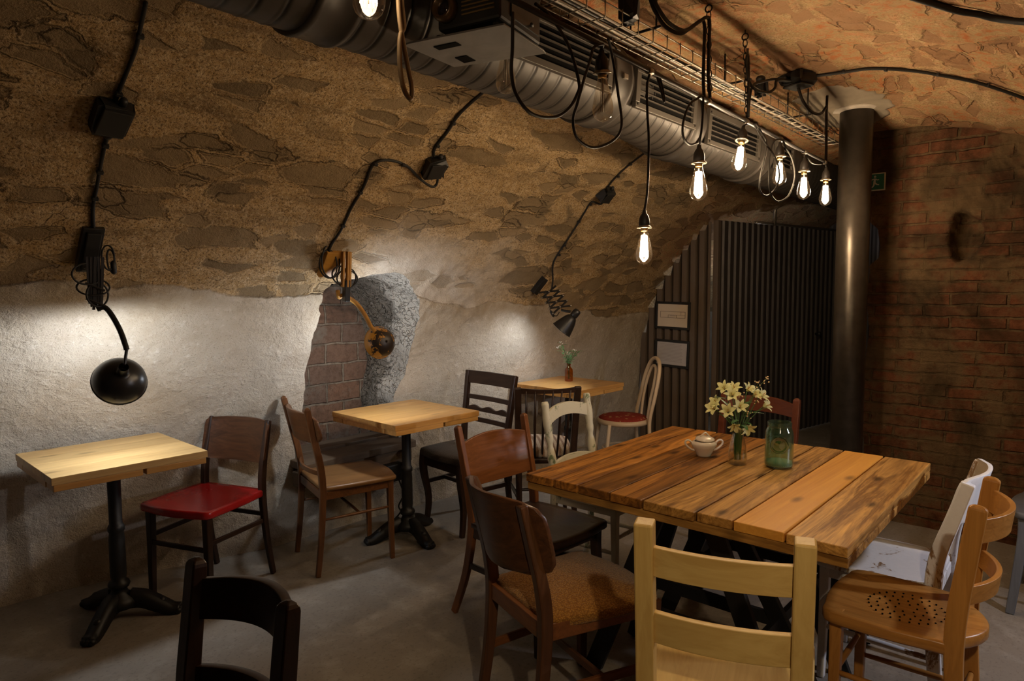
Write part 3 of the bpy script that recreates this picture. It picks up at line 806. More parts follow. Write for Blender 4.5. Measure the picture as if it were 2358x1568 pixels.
junction('square black junction box on the rough wall above the leftmost lamp', .829, 2.305, .11, .13, .055, -4, 1)
junction('black junction box with a torn edge on the wall above the yellow lamp', 2.255, 2.335, .10, .115, .06, 16, 2, .5)
junction('small black junction box farthest along the wall above the scissor lamp', 3.76, 2.355, .09, .10, .06, 14, 3, .5)
junction('black junction box fixed to the ceiling left of the pillar', 3.48, 3.765, .13, .12, .06, 20, 4, .5)
def hang_box(label, p, s, rot, seed):
    t = thing('junction_box', label, 'junction box', p, R(rot)); random.seed(seed)
    bm = bmesh.new(); box(bm, (0, 0, 0), s); bmesh.ops.bevel(bm, geom=bm.edges[:], offset=.012, segments=2, affect='EDGES')
    for v in bm.verts: v.co += Vector((random.uniform(-1, 1), random.uniform(-1, 1), random.uniform(-1, 1))) * .006
    obj('housing', bm, BLACK_PL, t)
    bm = bmesh.new(); lathe(bm, [(.02, s[2] * .45), (.022, s[2] * .6), (.014, s[2] * .72)], 12, Matrix.Translation((-.015, 0, 0))); obj('cap', bm, BLACK_PL, t, True)
    for k in (-1, 1):
        bm = bmesh.new(); tube(bm, smooth_path([(0, .0, -s[2] * .45), (.01 * k, .03, -s[2] * .62), (.03 * k, .06, -s[2] * .6)], 5), .006, 8); obj('lead', bm, CORD, t, True)
hang_box('black box with trailing leads fixed over the cable tray near the hanging chain', (2.00, 1.235, 2.385), (.075, .06, .085), 25, 5)
hang_box('small grey-black box on the cable tray behind the second hanging chain', (3.19, 1.25, 2.385), (.06, .055, .075), 10, 6)
# ------------------------------------------------------------------ timbers
W_BROWN = lambda a: wood('brown_beech', (.085, .032, .011), (.24, .098, .033), a, .34)
W_DARK = lambda a: wood('dark_stained_wood', (.016, .008, .005), (.055, .024, .012), a, .35)
W_RED = lambda a: wood('mahogany_wood', (.085, .020, .008), (.19, .050, .018), a, .32)
W_WALNUT = lambda a: wood('walnut_veneer', (.050, .020, .009), (.155, .060, .023), a, .33)
W_WALNUT2 = lambda a: wood('warm_veneer', (.13, .045, .014), (.29, .105, .033), a, .33)
W_HONEY = lambda a: wood('honey_beech', (.33, .135, .028), (.60, .28, .066), a, .33)
W_PINE = lambda a: wood('pale_pine', (.56, .345, .10), (.80, .56, .20), a, .45, .8)
W_TOP = lambda a: wood('bistro_pine', (.46, .27, .095), (.74, .51, .22), a, .36, .7, .55)
W_TOP2 = lambda a: wood('amber_pine', (.44, .21, .058), (.72, .42, .135), a, .33, .7, .35)
W_OLD = lambda a: wood('reclaimed_plank', (.095, .034, .008), (.54, .225, .040), a, .46, .75, .8, .22, ((.05, .020, .006), .7), 1.5)
W_OLD2 = lambda a: wood('reclaimed_pale_plank', (.17, .074, .016), (.62, .33, .085), a, .48, .8, .8, .22, ((.08, .036, .010), .75), 1.5)
W_OLD3 = lambda a: wood('reclaimed_orange_plank', (.44, .18, .026), (.66, .33, .06), a, .46, .6, .7, .25)
W_BENCH = lambda a: wood('grey_old_timber', (.10, .065, .04), (.23, .16, .10), a, .6)
W_TAN = lambda a: wood('tan_seat_wood', (.19, .088, .028), (.36, .18, .06), a, .4)
W_GREY = lambda a: wood('grey_painted_wood', (.10, .10, .105), (.17, .17, .18), a, .5)
def paint(name, base, chip, amt, axis_scale=(9, 9, 3), rough=.5):
    T = NT(name); ob = T.coord()
    n = T.noise(T.mapping(ob, axis_scale), 1.0, 7, .72, .5).outputs[0]; n2 = T.noise(ob, 60, 4, .6).outputs[0]
    col = T.mix(n2, tuple(x * .86 for x in base), base)
    f = T.ramp(T.math('ADD', n, T.math('MULTIPLY', n2, .12)), [(.66 - amt, 0.0), (.70 - amt, 1.0)])
    col = T.mix(f, col, chip)
    return T.done(T.bsdf(col, rough, 0, T.bump(T.math('SUBTRACT', n2, f), .25, .003), .35))
P_CREAM = paint('chipped_cream_paint', (.62, .58, .45), (.15, .19, .10), .005)
P_WHITE = paint('chipped_white_paint', (.74, .74, .76), (.25, .15, .075), .03)
P_BARE = paint('bare_worn_board', (.34, .27, .19), (.58, .56, .52), -.02)
P_RED = plain('red_lacquer', (.40, .012, .012), .26, 0, .5, .12, 6)
P_BENT = plain('cream_bentwood', (.58, .43, .27), .36, 0, .4, .15, 12)
def fabric(name, a, b, scale, rough=.95, stripes=None):
    T = NT(name); ob = T.coord()
    v = T.n('TexVoronoi', Scale=scale); T.set(v.inputs['Vector'], T.mapping(ob, (1, .7, 1)))
    f = T.ramp(v.outputs['Distance'], [(.25, 0.0), (.6, 1.0)])
    col = T.mix(f, b, a)
    if stripes:
        wv = T.n('TexWave', _wave_type='BANDS', _bands_direction=stripes[1], Scale=stripes[2], Distortion=.3); T.set(wv.inputs['Vector'], ob)
        col = T.mix(T.ramp(wv.outputs[0], [(.45, 0.0), (.6, 1.0)]), col, stripes[0])
    return T.done(T.bsdf(col, rough, 0, T.bump(v.outputs['Distance'], .6, .004), .1, Sheen__Weight=.2))
F_MUSTARD = fabric('mustard_weave', (.20, .085, .016), (.36, .175, .034), 240)
F_BROWN = fabric('brown_upholstery', (.035, .022, .016), (.06, .038, .026), 300)
F_STRIPE = fabric('striped_beige_cushion', (.50, .39, .27), (.60, .49, .36), 260, .95, ((.27, .16, .09), 'X', 9.0))
def mat_redflower():
    T = NT('red_floral_cushion'); ob = T.coord()
    v = T.n('TexVoronoi', Scale=22); T.set(v.inputs['Vector'], ob); n = T.noise(ob, 55, 4, .6).outputs[0]
    f = T.ramp(T.math('ADD', v.outputs['Distance'], T.math('MULTIPLY', T.math('SUBTRACT', n, .5), .5)), [(.22, 1.0), (.30, 0.0)])
    col = T.mix(f, T.mix(n, (.17, .018, .012), (.30, .04, .022)), (.40, .25, .10))
    return T.done(T.bsdf(col, .9, 0, None, .2))
F_REDF = mat_redflower()

# ------------------------------------------------------------------ chairs (local frame: sitter looks along +y)
class Chair:
    def __init__(s, name, label, loc, fwd, W=.40, Wr=.36, D=.40, sh=.455, bh=.84, lean=.07, rake=.05):
        s.t = thing(name, label, 'chair', (loc[0], loc[1], 0), R(fwd - 90)); s.W, s.Wr, s.D, s.sh, s.bh = W, Wr, D, sh, bh
        s.path = [(-D / 2 - rake, 0), (-D / 2 - rake * .35, sh * .45), (-D / 2, sh * .92), (-D / 2 - lean * .12, sh + .1), (-D / 2 - lean * .55, (sh + bh) / 2 + .05), (-D / 2 - lean, bh)]
        pz = [p[1] for p in s.path]; py = [p[0] for p in s.path]
        s.yp = lambda z: float(np.interp(z, pz, py))
    def posts(s, mat, w=.03, d=.036, top=1.0, tilt=0.0, extra=0.0, taper=.75, axis='Z', round_top=False):
        for sx in (-1, 1):
            P = smooth_path([(sx * (s.Wr / 2 + tilt * max(0, (z - s.sh)) / (s.bh - s.sh)), y, z) for y, z in s.path], 5)
            n = len(P); bm = bmesh.new()
            ws = [w * (taper + (1 - taper) * min(1, 2.2 * i / n)) for i in range(n)]; ds = [d * (taper + (1 - taper) * min(1, 2.2 * i / n)) * (1 if i < n * .55 else 1 - (1 - top) * (i - n * .55) / (n * .45)) for i in range(n)]
            if round_top:
                tdir = (P[-1] - P[-2]).normalized()
                for k in range(1, 5):
                    a = k / 4 * PI / 2; P.append(P[n - 1] + tdir * w * .5 * math.sin(a)); ws.append(w * max(math.cos(a), .25)); ds.append(ds[n - 1] * max(math.cos(a), .25))
            sweep(bm, P, ws, ds)
            obj('back_post', bm, mat(axis) if callable(mat) else mat, s.t, bevel=.005)
    def front_legs(s, mat, w=.036, d=.036, splay=.012, taper=.7, top=None, curve=0.0):
        zt = (top or s.sh) - .004
        for sx in (-1, 1):
            x = sx * (s.W / 2 - .028); y = s.D / 2 - .028
            P = smooth_path([(x + sx * splay, y + splay, 0), (x + sx * splay * .5 - sx * curve * .3, y + splay * .5 - curve, zt * .35), (x + sx * curve * .2, y + curve * .5, zt * .75), (x, y, zt)], 5)
            n = len(P); bm = bmesh.new(); k = [taper + (1 - taper) * i / (n - 1) for i in range(n)]
            sweep(bm, P, [w * q for q in k], [d * q for q in k]); obj('leg', bm, mat('Z') if callable(mat) else mat, s.t, bevel=.004)
    def seat(s, mat, th=.028, dome=0.0, dish=0.0, bulge=.03, rear=0.0, over=.012, name='seat', z=None, rr=.045, inset=0.0, label=None):
        zt = z or s.sh; bm = bmesh.new()
        slab(bm, rounded_outline(s.W + over - inset, s.Wr + .03 - inset, s.D + over - inset, bulge, rear, 10, rr), zt - th, zt, .006, dome, dish)
        return obj(name, bm, mat('Y') if callable(mat) else mat, s.t, True, label=label)
    def apron(s, mat, h=.05, th=.02, z=None):
        zt = (z or s.sh) - .022; bm = bmesh.new()
        a, b, D = s.W / 2 - .028, s.Wr / 2, s.D
        for p, q in (((-a, D / 2 - .026), (a, D / 2 - .026)), ((a, D / 2 - .03), (b, -D / 2 + .01)), ((-a, D / 2 - .03), (-b, -D / 2 + .01)), ((-b, -D / 2), (b, -D / 2))):
            sweep(bm, [(p[0], p[1], zt - h / 2), (q[0], q[1], zt - h / 2)], h, th, Vector((0, 0, 1)))
        obj('apron', bm, mat('X') if callable(mat) else mat, s.t, bevel=.003)
    def back(s, mat, z0, z1, W=None, yoff=0.0, bow=.03, th=.014, arch=0.0, archb=0.0, n=7.0, name='backrest', wave=0.0, axis='X', label=None, inner=None):
        W = W or s.Wr; bm = bmesh.new(); y0 = s.yp(z0) + yoff; ln = (s.yp(z0) - s.yp(z1)) / max(z1 - z0, 1e-3)
        curved_panel(bm, W, z0, z1, y0, bow, ln, th, arch, archb, n, 22, 10, wave)
        if inner:
            bm.normal_update(); bmesh.ops.recalc_face_normals(bm, faces=bm.faces[:])
            for f in bm.faces:
                if f.normal.y > .6: f.material_index = 1
            return obj(name, bm, [mat, inner], s.t, True, bevel=.003, label=label)
        return obj(name, bm, mat(axis) if callable(mat) else mat, s.t, True, bevel=.003, label=label)
    def stretch(s, mat, kind, z, r=.011, sq=None):
        a, b, D = s.W / 2 - .022, s.Wr / 2, s.D; yr = s.yp(z)
        segs = {'side': [((-a, D / 2 - .026), (-b, yr)), ((a, D / 2 - .026), (b, yr))], 'front': [((-a, D / 2 - .024), (a, D / 2 - .024))], 'rear': [((-b, yr), (b, yr))],
                'cross': [((-(a + b) / 2, (D / 2 + yr) / 2), ((a + b) / 2, (D / 2 + yr) / 2))]}[kind]
        for p, q in segs:
            bm = bmesh.new(); A, B = Vector((*p, z)), Vector((*q, z))
            if sq: sweep(bm, [A, B], sq[0], sq[1], Vector((0, 0, 1)))
            else: tube(bm, [A.lerp(B, k / 6) for k in range(7)], [r * (.75 + .25 * math.sin(PI * k / 6)) for k in range(7)], 10)
            obj('stretcher', bm, mat('Y' if kind == 'side' else 'X') if callable(mat) else mat, s.t, sq is None, bevel=.003 if sq else 0)

# dark chair cut by the lower edge, close to the camera
c = Chair('dark_wooden_chair', 'dark brown chair with two curved rails, cut off by the bottom edge in the foreground', (.40, 1.335), 184, .40, .357, .42, .455, .825, .035)
c.posts(W_DARK, .04, .042, .8, 0, round_top=True); c.front_legs(W_DARK); c.seat(W_DARK, dish=.008)
c.back(W_DARK, .705, .795, bow=.075, th=.022, arch=.012, archb=.004, n=40, name='back_rail'); c.back(W_DARK, .555, .60, bow=.07, th=.02, n=40, name='back_rail')
c.stretch(W_DARK, 'side', .25); c.stretch(W_DARK, 'front', .32)
# red-seated chair
c = Chair('red_seat_chair', 'dark brown chair with a glossy red seat beside the left table', (1.385, 3.225), 201, .40, .37, .375, .46, .80, .06, .06)
c.posts(W_DARK, .028, .036, .6); c.front_legs(W_DARK, .036, .036, .004); c.seat(P_RED, .034, dish=.006, bulge=.02, label='glossy red seat', over=.02)
c.back(W_WALNUT, .585, .80, .405, .014, .045, .013, n=9, label='wide curved veneer backrest')
for k, z in (('side', .30), ('front', .27), ('rear', .33)): c.stretch(W_DARK, k, z, sq=(.022, .014))
# brown chair left of the middle table
c = Chair('brown_cafe_chair', 'reddish brown chair with a rounded back board left of the middle table', (2.085, 3.045), -16, .395, .395, .40, .46, .865, .075, .035)
c.posts(W_BROWN, .028, .034, .9, .03, round_top=True); c.front_legs(W_BROWN, .034, .034, .004); c.seat(W_TAN, .022, dish=.010, bulge=.02); c.apron(W_BROWN, .045)
c.back(W_BROWN, .685, .845, .51, .03, .06, .013, n=4.5); c.back(W_BROWN, .515, .54, .36, .004, .035, .012, n=40, name='back_rail')
c.stretch(W_BROWN, 'side', .29, .008); c.stretch(W_BROWN, 'cross', .29, .008)
# dark ladder-back right of the middle table
c = Chair('ladder_back_chair', 'dark chair with a broad top rail and thin slats right of the middle table', (2.825, 2.915), 174, .42, .41, .36, .465, .925, .06, .05)
c.posts(W_DARK, .032, .036, .8, .022); c.front_legs(W_DARK, .044, .044, -.004, .6, None, .018); c.apron(W_DARK, .06, .022, .455)
c.seat(F_BROWN, .04, dome=.035, bulge=.02, over=.0, z=.475, label='dark brown upholstered seat')
c.back(W_DARK, .845, .925, .47, .0, .015, .02, n=40, name='top_rail')
for z, wv in ((.745, 0), (.672, .008), (.605, 0)): c.back(W_DARK, z, z + .028, .415, 0, .012, .014, n=40, name='slat', wave=wv)
c.stretch(W_DARK, 'side', .26, sq=(.026, .016)); c.stretch(W_DARK, 'cross', .26, sq=(.024, .016))
# spindle-back with striped cushion
c = Chair('spindle_back_chair', 'dark spindle-back chair with a striped beige cushion at the back table', (3.205, 2.60), 48, .40, .33, .40, .445, .885, .08, .06)
c.posts(W_DARK, .04, .026, .9, .012); c.front_legs(W_DARK, .034, .034, .02); c.seat(W_DARK, .032, bulge=.02)
c.back(W_DARK, .85, .885, .37, .006, .03, .02, n=40, name='top_rail', arch=-.012)
for k in range(6):
    x = -.13 + k * .052; bm = bmesh.new(); yb, yt = -.19, c.yp(.86) - .03 * (1 - (x / .19) ** 2)
    tube(bm, [(x * .85, yb, .44), (x * .95, (yb + yt) / 2, .65), (x, yt, .865)], [.006, .008, .0055], 8); obj('spindle', bm, W_DARK('Z'), c.t, True)
c.stretch(W_DARK, 'side', .2); c.stretch(W_DARK, 'cross', .2)
cu = thing('seat_cushion', 'beige and brown striped cushion lying on the spindle-back chair', 'cushion', (3.205, 2.60, .447), R(48 - 90))
bm = bmesh.new(); slab(bm, rounded_outline(.385, .33, .37, .03, .02, 10, .09), 0, .05, .012, .03); obj('pad', bm, F_STRIPE, cu, True)
# distressed cream chair with turned posts
c = Chair('cream_turned_chair', 'cream chair with chipped green-showing paint and turned posts at the big table', (2.795, 1.845), 271, .40, .355, .38, .445, .885, .055, .05)
for sx in (-1, 1):
    bm = bmesh.new(); P = [Vector((sx * (c.Wr / 2 + .02 * max(0, z - .45)), c.yp(z), z)) for z in np.linspace(0, .885, 60)]
    def rad(z):
        r = .017
        for zc, a, w in ((.10, .004, .03), (.40, .004, .05), (.52, .004, .02), (.60, .006, .03), (.665, -.005, .012), (.70, .004, .012), (.78, .006, .05), (.872, .003, .015)): r += a * math.exp(-((z - zc) / w) ** 2)
        return r if z < .875 else .015
    tube(bm, P, [rad(p.z) for p in P], 14); obj('back_post', bm, P_CREAM, c.t, True)
c.front_legs(P_CREAM, .036, .036, .012); c.seat(P_CREAM, .03, dish=.006); c.apron(P_CREAM, .045)
c.back(P_CREAM, .765, .83, .35, .0, .02, .018, arch=.028, archb=.03, n=40, name='back_rail'); c.back(P_CREAM, .52, .57, .345, .0, .015, .018, arch=.02, archb=.026, n=40, name='back_rail')
c.stretch(P_CREAM, 'side', .2); c.stretch(P_CREAM, 'front', .27)
# panel-back with raked legs
c = Chair('panel_back_chair', 'brown chair with a broad board back between pointed posts and a dark glossy seat', (2.175, 1.785), 266, .42, .385, .41, .455, .85, .075, .13)
c.posts(W_WALNUT2, .026, .042, .7, .012, round_top=True); c.front_legs(W_DARK, .04, .04, .02); c.seat(W_DARK, .03, dish=.012, bulge=.02, over=.03); c.apron(W_DARK, .05)
c.back(W_WALNUT2, .60, .785, .385, .004, .028, .012, arch=.022, archb=-.012, n=40, label='arched warm brown board'); c.stretch(W_DARK, 'side', .25, sq=(.026, .014)); c.stretch(W_DARK, 'cross', .25, sq=(.026, .014))
# upholstered veneer chair
c = Chair('upholstered_seat_chair', 'brown bent-veneer chair with a mustard woven seat in the near foreground', (1.785, 1.315), -19, .46, .345, .43, .44, .822, .082, .05)
c.posts(W_WALNUT, .034, .042, .55); c.front_legs(W_WALNUT, .04, .04, .004)
c.apron(W_WALNUT2, .055, .024, .462)
c.seat(F_MUSTARD, .035, dome=.038, bulge=.03, over=-.014, z=.452, label='mustard woven upholstered seat', rr=.06)
c.back(W_WALNUT, .585, .835, .43, .045, .10, .013, n=5, label='dark bent veneer backrest'); c.stretch(W_WALNUT2, 'side', .215, sq=(.03, .014)); c.stretch(W_WALNUT, 'cross', .215, sq=(.026, .014))
# pine chair in front
c = Chair('pine_chair', 'pale yellow pine chair with square posts and two flat rails in the front', (1.665, .712), 19.5, .40, .352, .41, .435, .90, .045, .03)
c.posts(W_PINE, .046, .046, 1.0, 0, taper=1.0); c.front_legs(W_PINE, .042, .042, 0, 1.0); c.seat(W_PINE, .022, bulge=.0, rr=.02, over=.05); c.apron(W_PINE, .05)
c.back(W_PINE, .765, .84, .32, .0, .022, .02, n=30, name='back_rail'); c.back(W_PINE, .592, .672, .32, .0, .022, .02, n=30, name='back_rail')
c.stretch(W_PINE, 'side', .2, sq=(.03, .018)); c.stretch(W_PINE, 'rear', .25, sq=(.03, .018))
# honey chair with perforated seat
c = Chair('perforated_seat_chair', 'orange-brown chair with pinholes in its round-edged seat at the right front', (2.328, .437), 91, .38, .355, .335, .46, .85, .04, .035)
c.posts(W_HONEY, .026, .05, .9, 0, round_top=True); c.front_legs(W_HONEY, .038, .038, .004)
se = c.seat(W_HONEY, .036, dish=.012, bulge=.015, rear=.05, rr=.07, over=.03)
bm = bmesh.new(); lathe(bm, [(.0027, -.006), (.0027, 0)], 8); h0 = obj('pinhole', bm, DARK, se)
first = True
for ring, cnt in ((.03, 6), (.055, 12), (.08, 18), (.105, 26)):
    for k in range(cnt):
        a = 2 * PI * k / cnt + ring * 30; h = h0 if first else h0.copy()
        if not first: COL.objects.link(h); h.parent = se
        first = False; h.location = (ring * math.cos(a), -.02 + ring * math.sin(a), .451 + .012 * (ring / .2) ** 2.4)
c.back(W_HONEY, .755, .825, .36, -.006, .062, .015, n=40, name='back_rail'); c.back(W_HONEY, .575, .63, .36, -.006, .062, .015, n=40, name='back_rail')
for z in (.17, .26): c.stretch(W_HONEY, 'side', z, .010)
c.stretch(W_HONEY, 'rear', .22, .010); c.stretch(W_HONEY, 'front', .25, .010)
# distressed white chair
c = Chair('white_worn_chair', 'worn white-painted chair with a wide curved top board at the right of the big table', (2.725, .57), 91, .375, .355, .37, .455, .82, .085, .03)
c.posts(P_WHITE, .032, .05, .8); c.front_legs(P_WHITE, .036, .036, .004); c.seat(P_WHITE, .024, dish=.008, bulge=.015); c.apron(P_WHITE, .045)
c.back(P_WHITE, .665, .835, .385, .014, .055, .014, n=9, label='curved white board worn brown on its inner face', inner=P_BARE); c.stretch(P_WHITE, 'side', .2); c.stretch(P_WHITE, 'front', .26)
# reddish chair on the far side
c = Chair('red_brown_chair', 'reddish brown chair seen behind the flowers on the far side of the big table', (3.27, 1.345), 182, .40, .385, .40, .455, .865, .06, .05)
c.posts(W_RED, .034, .034, .9, round_top=True); c.front_legs(W_DARK); c.seat(W_RED, dish=.008)
c.back(W_RED, .78, .845, .37, 0, .03, .02, arch=.028, archb=.012, n=40, name='back_rail'); c.back(W_RED, .60, .64, .37, 0, .025, .016, n=40, name='back_rail')
c.stretch(W_DARK, 'side', .2); c.stretch(W_DARK, 'front', .25)
# grey chair of which one leg reaches into the frame
c = Chair('grey_painted_chair', 'grey painted chair of which only one leg shows at the right edge', (3.83, .045), 90, .42, .38, .40, .46, .88)
c.posts(W_GREY, .034, .036); c.front_legs(W_GREY, .042, .042, .03, .8); c.seat(W_GREY); c.apron(W_GREY); c.back(W_GREY, .70, .84)
c.stretch(W_GREY, 'side', .22)
# bentwood chair
t = thing('bentwood_chair', 'pale bentwood chair with looped back and red flowered seat beside the corrugated wall', 'chair', (4.365, 2.725, 0), R(138 - 90))
bm = bmesh.new(); lathe(bm, [(.15, .425), (.19, .425), (.203, .437), (.203, .452), (.19, .465), (.15, .465)], 40, Matrix.Translation((0, 0, 0)), False); obj('seat_ring', bm, P_BENT, t, True)
bm = bmesh.new(); lathe(bm, [(.001, .437), (.165, .437), (.186, .448), (.187, .466), (.165, .480), (.09, .488), (.001, .490)], 40); obj('seat', bm, F_REDF, t, True, label='red flowered padded seat')
def bent(name, pts, r, n=8):
    bm = bmesh.new(); tube(bm, smooth_path(pts, n), r, 10); return obj(name, bm, P_BENT, t, True)
L_ = [(-.19, -.20, 0), (-.175, -.165, .25), (-.165, -.155, .45), (-.165, -.19, .62), (-.155, -.225, .78), (-.10, -.25, .885), (0, -.258, .92)]
bent('back_loop', L_ + [(-a, b, z) for a, b, z in L_[:-1][::-1]], .0145)
L_ = [(-.075, -.165, .445), (-.085, -.185, .60), (-.085, -.215, .74), (-.055, -.238, .835), (0, -.245, .862)]
bent('inner_loop', L_ + [(-a, b, z) for a, b, z in L_[:-1][::-1]], .011)
for sx in (-1, 1): bent('leg', [(sx * .19, .20, 0), (sx * .17, .175, .2), (sx * .145, .145, .44)], [.011] * 1 and .0145)
bm = bmesh.new(); tube(bm, [(.165 * math.cos(a), .165 * math.sin(a) - .01, .23) for a in np.linspace(0, 2 * PI, 40, endpoint=False)], .009, 8, True); obj('leg_ring', bm, P_BENT, t, True)

# ------------------------------------------------------------------ tables
def tones(me_obj, vals):
    """vals: one float per 8-vertex box, in order"""
    me = me_obj.data; a = me.attributes.new('tone', 'FLOAT', 'POINT')
    v = np.repeat(np.array(vals, np.float32), 8)[:len(me.vertices)]; a.data.foreach_set('value', v)
def bistro(label, loc, rot, sx, sy, foot_angles, topmat, seed):
    t = thing('bistro_table', label, 'table', (loc[0], loc[1], 0), R(rot), 'cast-iron bistro tables along the wall'); random.seed(seed)
    bm = bmesh.new(); n = 4; vals = []
    for k in range(n):
        w = sy / n; box(bm, (0, -sy / 2 + w * (k + .5), .735), (sx, w - .0004, .03)); vals.append(random.random() * .9 + seed)
    o = obj('tabletop', bm, topmat('X'), t, bevel=.0016); tones(o, vals)
    bm = bmesh.new(); vals = []; b = .10
    for (cx, cy, ax, ay) in ((-sx * .22, -sy / 2 + b / 2 + .003, sx * .56 - .012, b), (sx * .28, -sy / 2 + b / 2 + .003, sx * .44 - .012, b), (0, sy / 2 - b / 2 - .003, sx - .006, b), (-sx / 2 + b / 2 + .003, 0, b, sy - 2 * b - .01), (sx / 2 - b / 2 - .003, 0, b, sy - 2 * b - .01), (0, 0, .16, sy - 2 * b - .01)):
        box(bm, (cx, cy, .7065), (ax, ay, .027)); vals.append(random.random() + seed + 2)
    o = obj('edge_frame', bm, W_TOP2('X'), t, bevel=.003); tones(o, vals)
    bm = bmesh.new()
    lathe(bm, [(.001, .692), (.10, .692), (.10, .684), (.035, .672), (.027, .655), (.026, .43), (.030, .425), (.034, .415), (.034, .40), (.029, .392), (.032, .36), (.033, .20), (.029, .175), (.040, .168), (.045, .155), (.040, .142), (.030, .136), (.036, .118), (.062, .095), (.072, .080), (.070, .055), (.001, .055)], 24)
    obj('column', bm, IRON, t, True)
    for a in foot_angles:
        a = R(a - rot); d = Vector((math.cos(a), math.sin(a), 0)); bm = bmesh.new()
        P = smooth_path([d * .045 + Vector((0, 0, .085)), d * .10 + Vector((0, 0, .078)), d * .165 + Vector((0, 0, .046)), d * .215 + Vector((0, 0, .022)), d * .25 + Vector((0, 0, .024))], 6)
        sd = Vector((-d.y, d.x, 0)); m = len(P)
        sweep(bm, P, [.040 + .012 * math.sin(PI * i / m) + .010 * (i / m) ** 4 for i in range(m)], [.055 * (1 - i / m) + .026 for i in range(m)], sd)
        for k in (-1, 0, 1): bmesh.ops.create_uvsphere(bm, u_segments=10, v_segments=6, radius=.015, matrix=Matrix.Translation(d * .247 + sd * .017 * k + Vector((0, 0, .017))))
        for v in [P[int(m * .55)] + Vector((0, 0, .022))]: bmesh.ops.create_uvsphere(bm, u_segments=10, v_segments=6, radius=.018, matrix=Matrix.Translation(v))
        obj('foot', bm, IRON, t, True)
    return t
bistro('pale pine bistro table on a black iron pedestal, nearest the camera on the left', (.995, 3.228), -1, .585, .575, (-136, -38, 105), W_TOP, 1)
bistro('square amber pine bistro table in front of the wall niche', (2.463, 3.008), -2.5, .595, .615, (161, -99, 19), W_TOP2, 4)
bistro('square pine bistro table holding the brown bottle at the far end', (4.0, 2.975), -1, .575, .605, (150, -90, 30), W_TOP2, 9)

# big plank table on black trestles
t = thing('plank_table', 'large square table of reclaimed brown planks on black steel trestles', 'table', (2.458, 1.04, 0))
x0, x1 = 1.887 - 2.458, 3.03 - 2.458
YB = [1.604, 1.474, 1.364, 1.229, 1.102, .916, .798, .644, .476]; mats = [W_OLD('X'), W_OLD2('X'), W_OLD3('X')]; pick = [0, 0, 0, 0, 1, 1, 2, 1]
for m_i in range(1):
    bm = bmesh.new(); vals = []; fm = []
    random.seed(3)
    for k in range(8):
        a, b = YB[k + 1] - 1.04, YB[k] - 1.04; jx = random.uniform(-.004, .004)
        box(bm, ((x0 + x1) / 2 + jx, (a + b) / 2, .745 + random.uniform(-.0012, .0012)), (x1 - x0, b - a - .007, .03)); vals.append(k * 1.37 + .2)
    bm.faces.ensure_lookup_table()
    for i, f in enumerate(bm.faces): f.material_index = pick[i // 6]
    o = obj('tabletop', bm, mats, t, bevel=.003); tones(o, vals)
bm = bmesh.new(); vals = []
for k in range(7):
    w = (x1 - x0 - .01) / 7; box(bm, (x0 + .005 + w * (k + .5), 0, .714), (w - .004, 1.122, .03)); vals.append(k * .77)
o = obj('under_layer', bm, W_OLD2('Y'), t, bevel=.003); tones(o, vals)
for xc in (-.40, .16):
    for sy in (-1, 1):
        bm = bmesh.new(); sweep(bm, [(xc, sy * .09, .698), (xc, sy * .37, .0)], .022, .068, Vector((1, 0, 0))); obj('leg', bm, IRON, t, bevel=.002)
        bm = bmesh.new(); sweep(bm, [(xc + .13, sy * .09, .698), (xc + .30, sy * .37, .0)], .022, .060, Vector((1, 0, 0))); obj('leg', bm, IRON, t, bevel=.002)
    bm = bmesh.new(); box(bm, (xc + .065, 0, .690), (.20, .30, .016)); obj('head_plate', bm, IRON, t)
    bm = bmesh.new(); box(bm, (xc, 0, .30), (.018, .50, .045)); box(bm, (xc + .225, 0, .30), (.018, .50, .045)); obj('cross_bar', bm, IRON, t)
for sy in (-.25, .25):
    bm = bmesh.new(); box(bm, (.02, sy, .30), (.86, .018, .04)); obj('long_bar', bm, IRON, t)

# bench boards in the niche, and the black box below them
t = thing('niche_bench', 'old grey-brown timber bench board lying across the bottom of the niche', 'bench', (2.37, 3.42, .43))
bm = bmesh.new(); box(bm, (0, -.04, .035), (.80, .20, .045)); obj('front_board', bm, W_BENCH('X'), t, bevel=.006)
bm = bmesh.new(); box(bm, (-.02, .15, .055), (.76, .17, .04)); obj('rear_board', bm, W_BENCH('X'), t, bevel=.006)
bm = bmesh.new(); box(bm, (-.01, -.06, -.04), (.82, .07, .09)); obj('support_beam', bm, W_BENCH('X'), t, bevel=.008)
t = thing('socket_box', 'black box with a hanging lead under the niche bench behind the iron pedestal', 'box', (2.58, 3.31, .27))
bm = bmesh.new(); box(bm, (0, 0, .04), (.16, .09, .11)); obj('housing', bm, BLACK_PL, t, bevel=.008)
bm = bmesh.new(); tube(bm, smooth_path([(.03, -.04, 0), (.05, -.06, -.10), (.02, -.05, -.17), (.05, -.03, -.22), (.03, .0, -.268)], 6), .005, 8); obj('lead', bm, CORD, t, True)
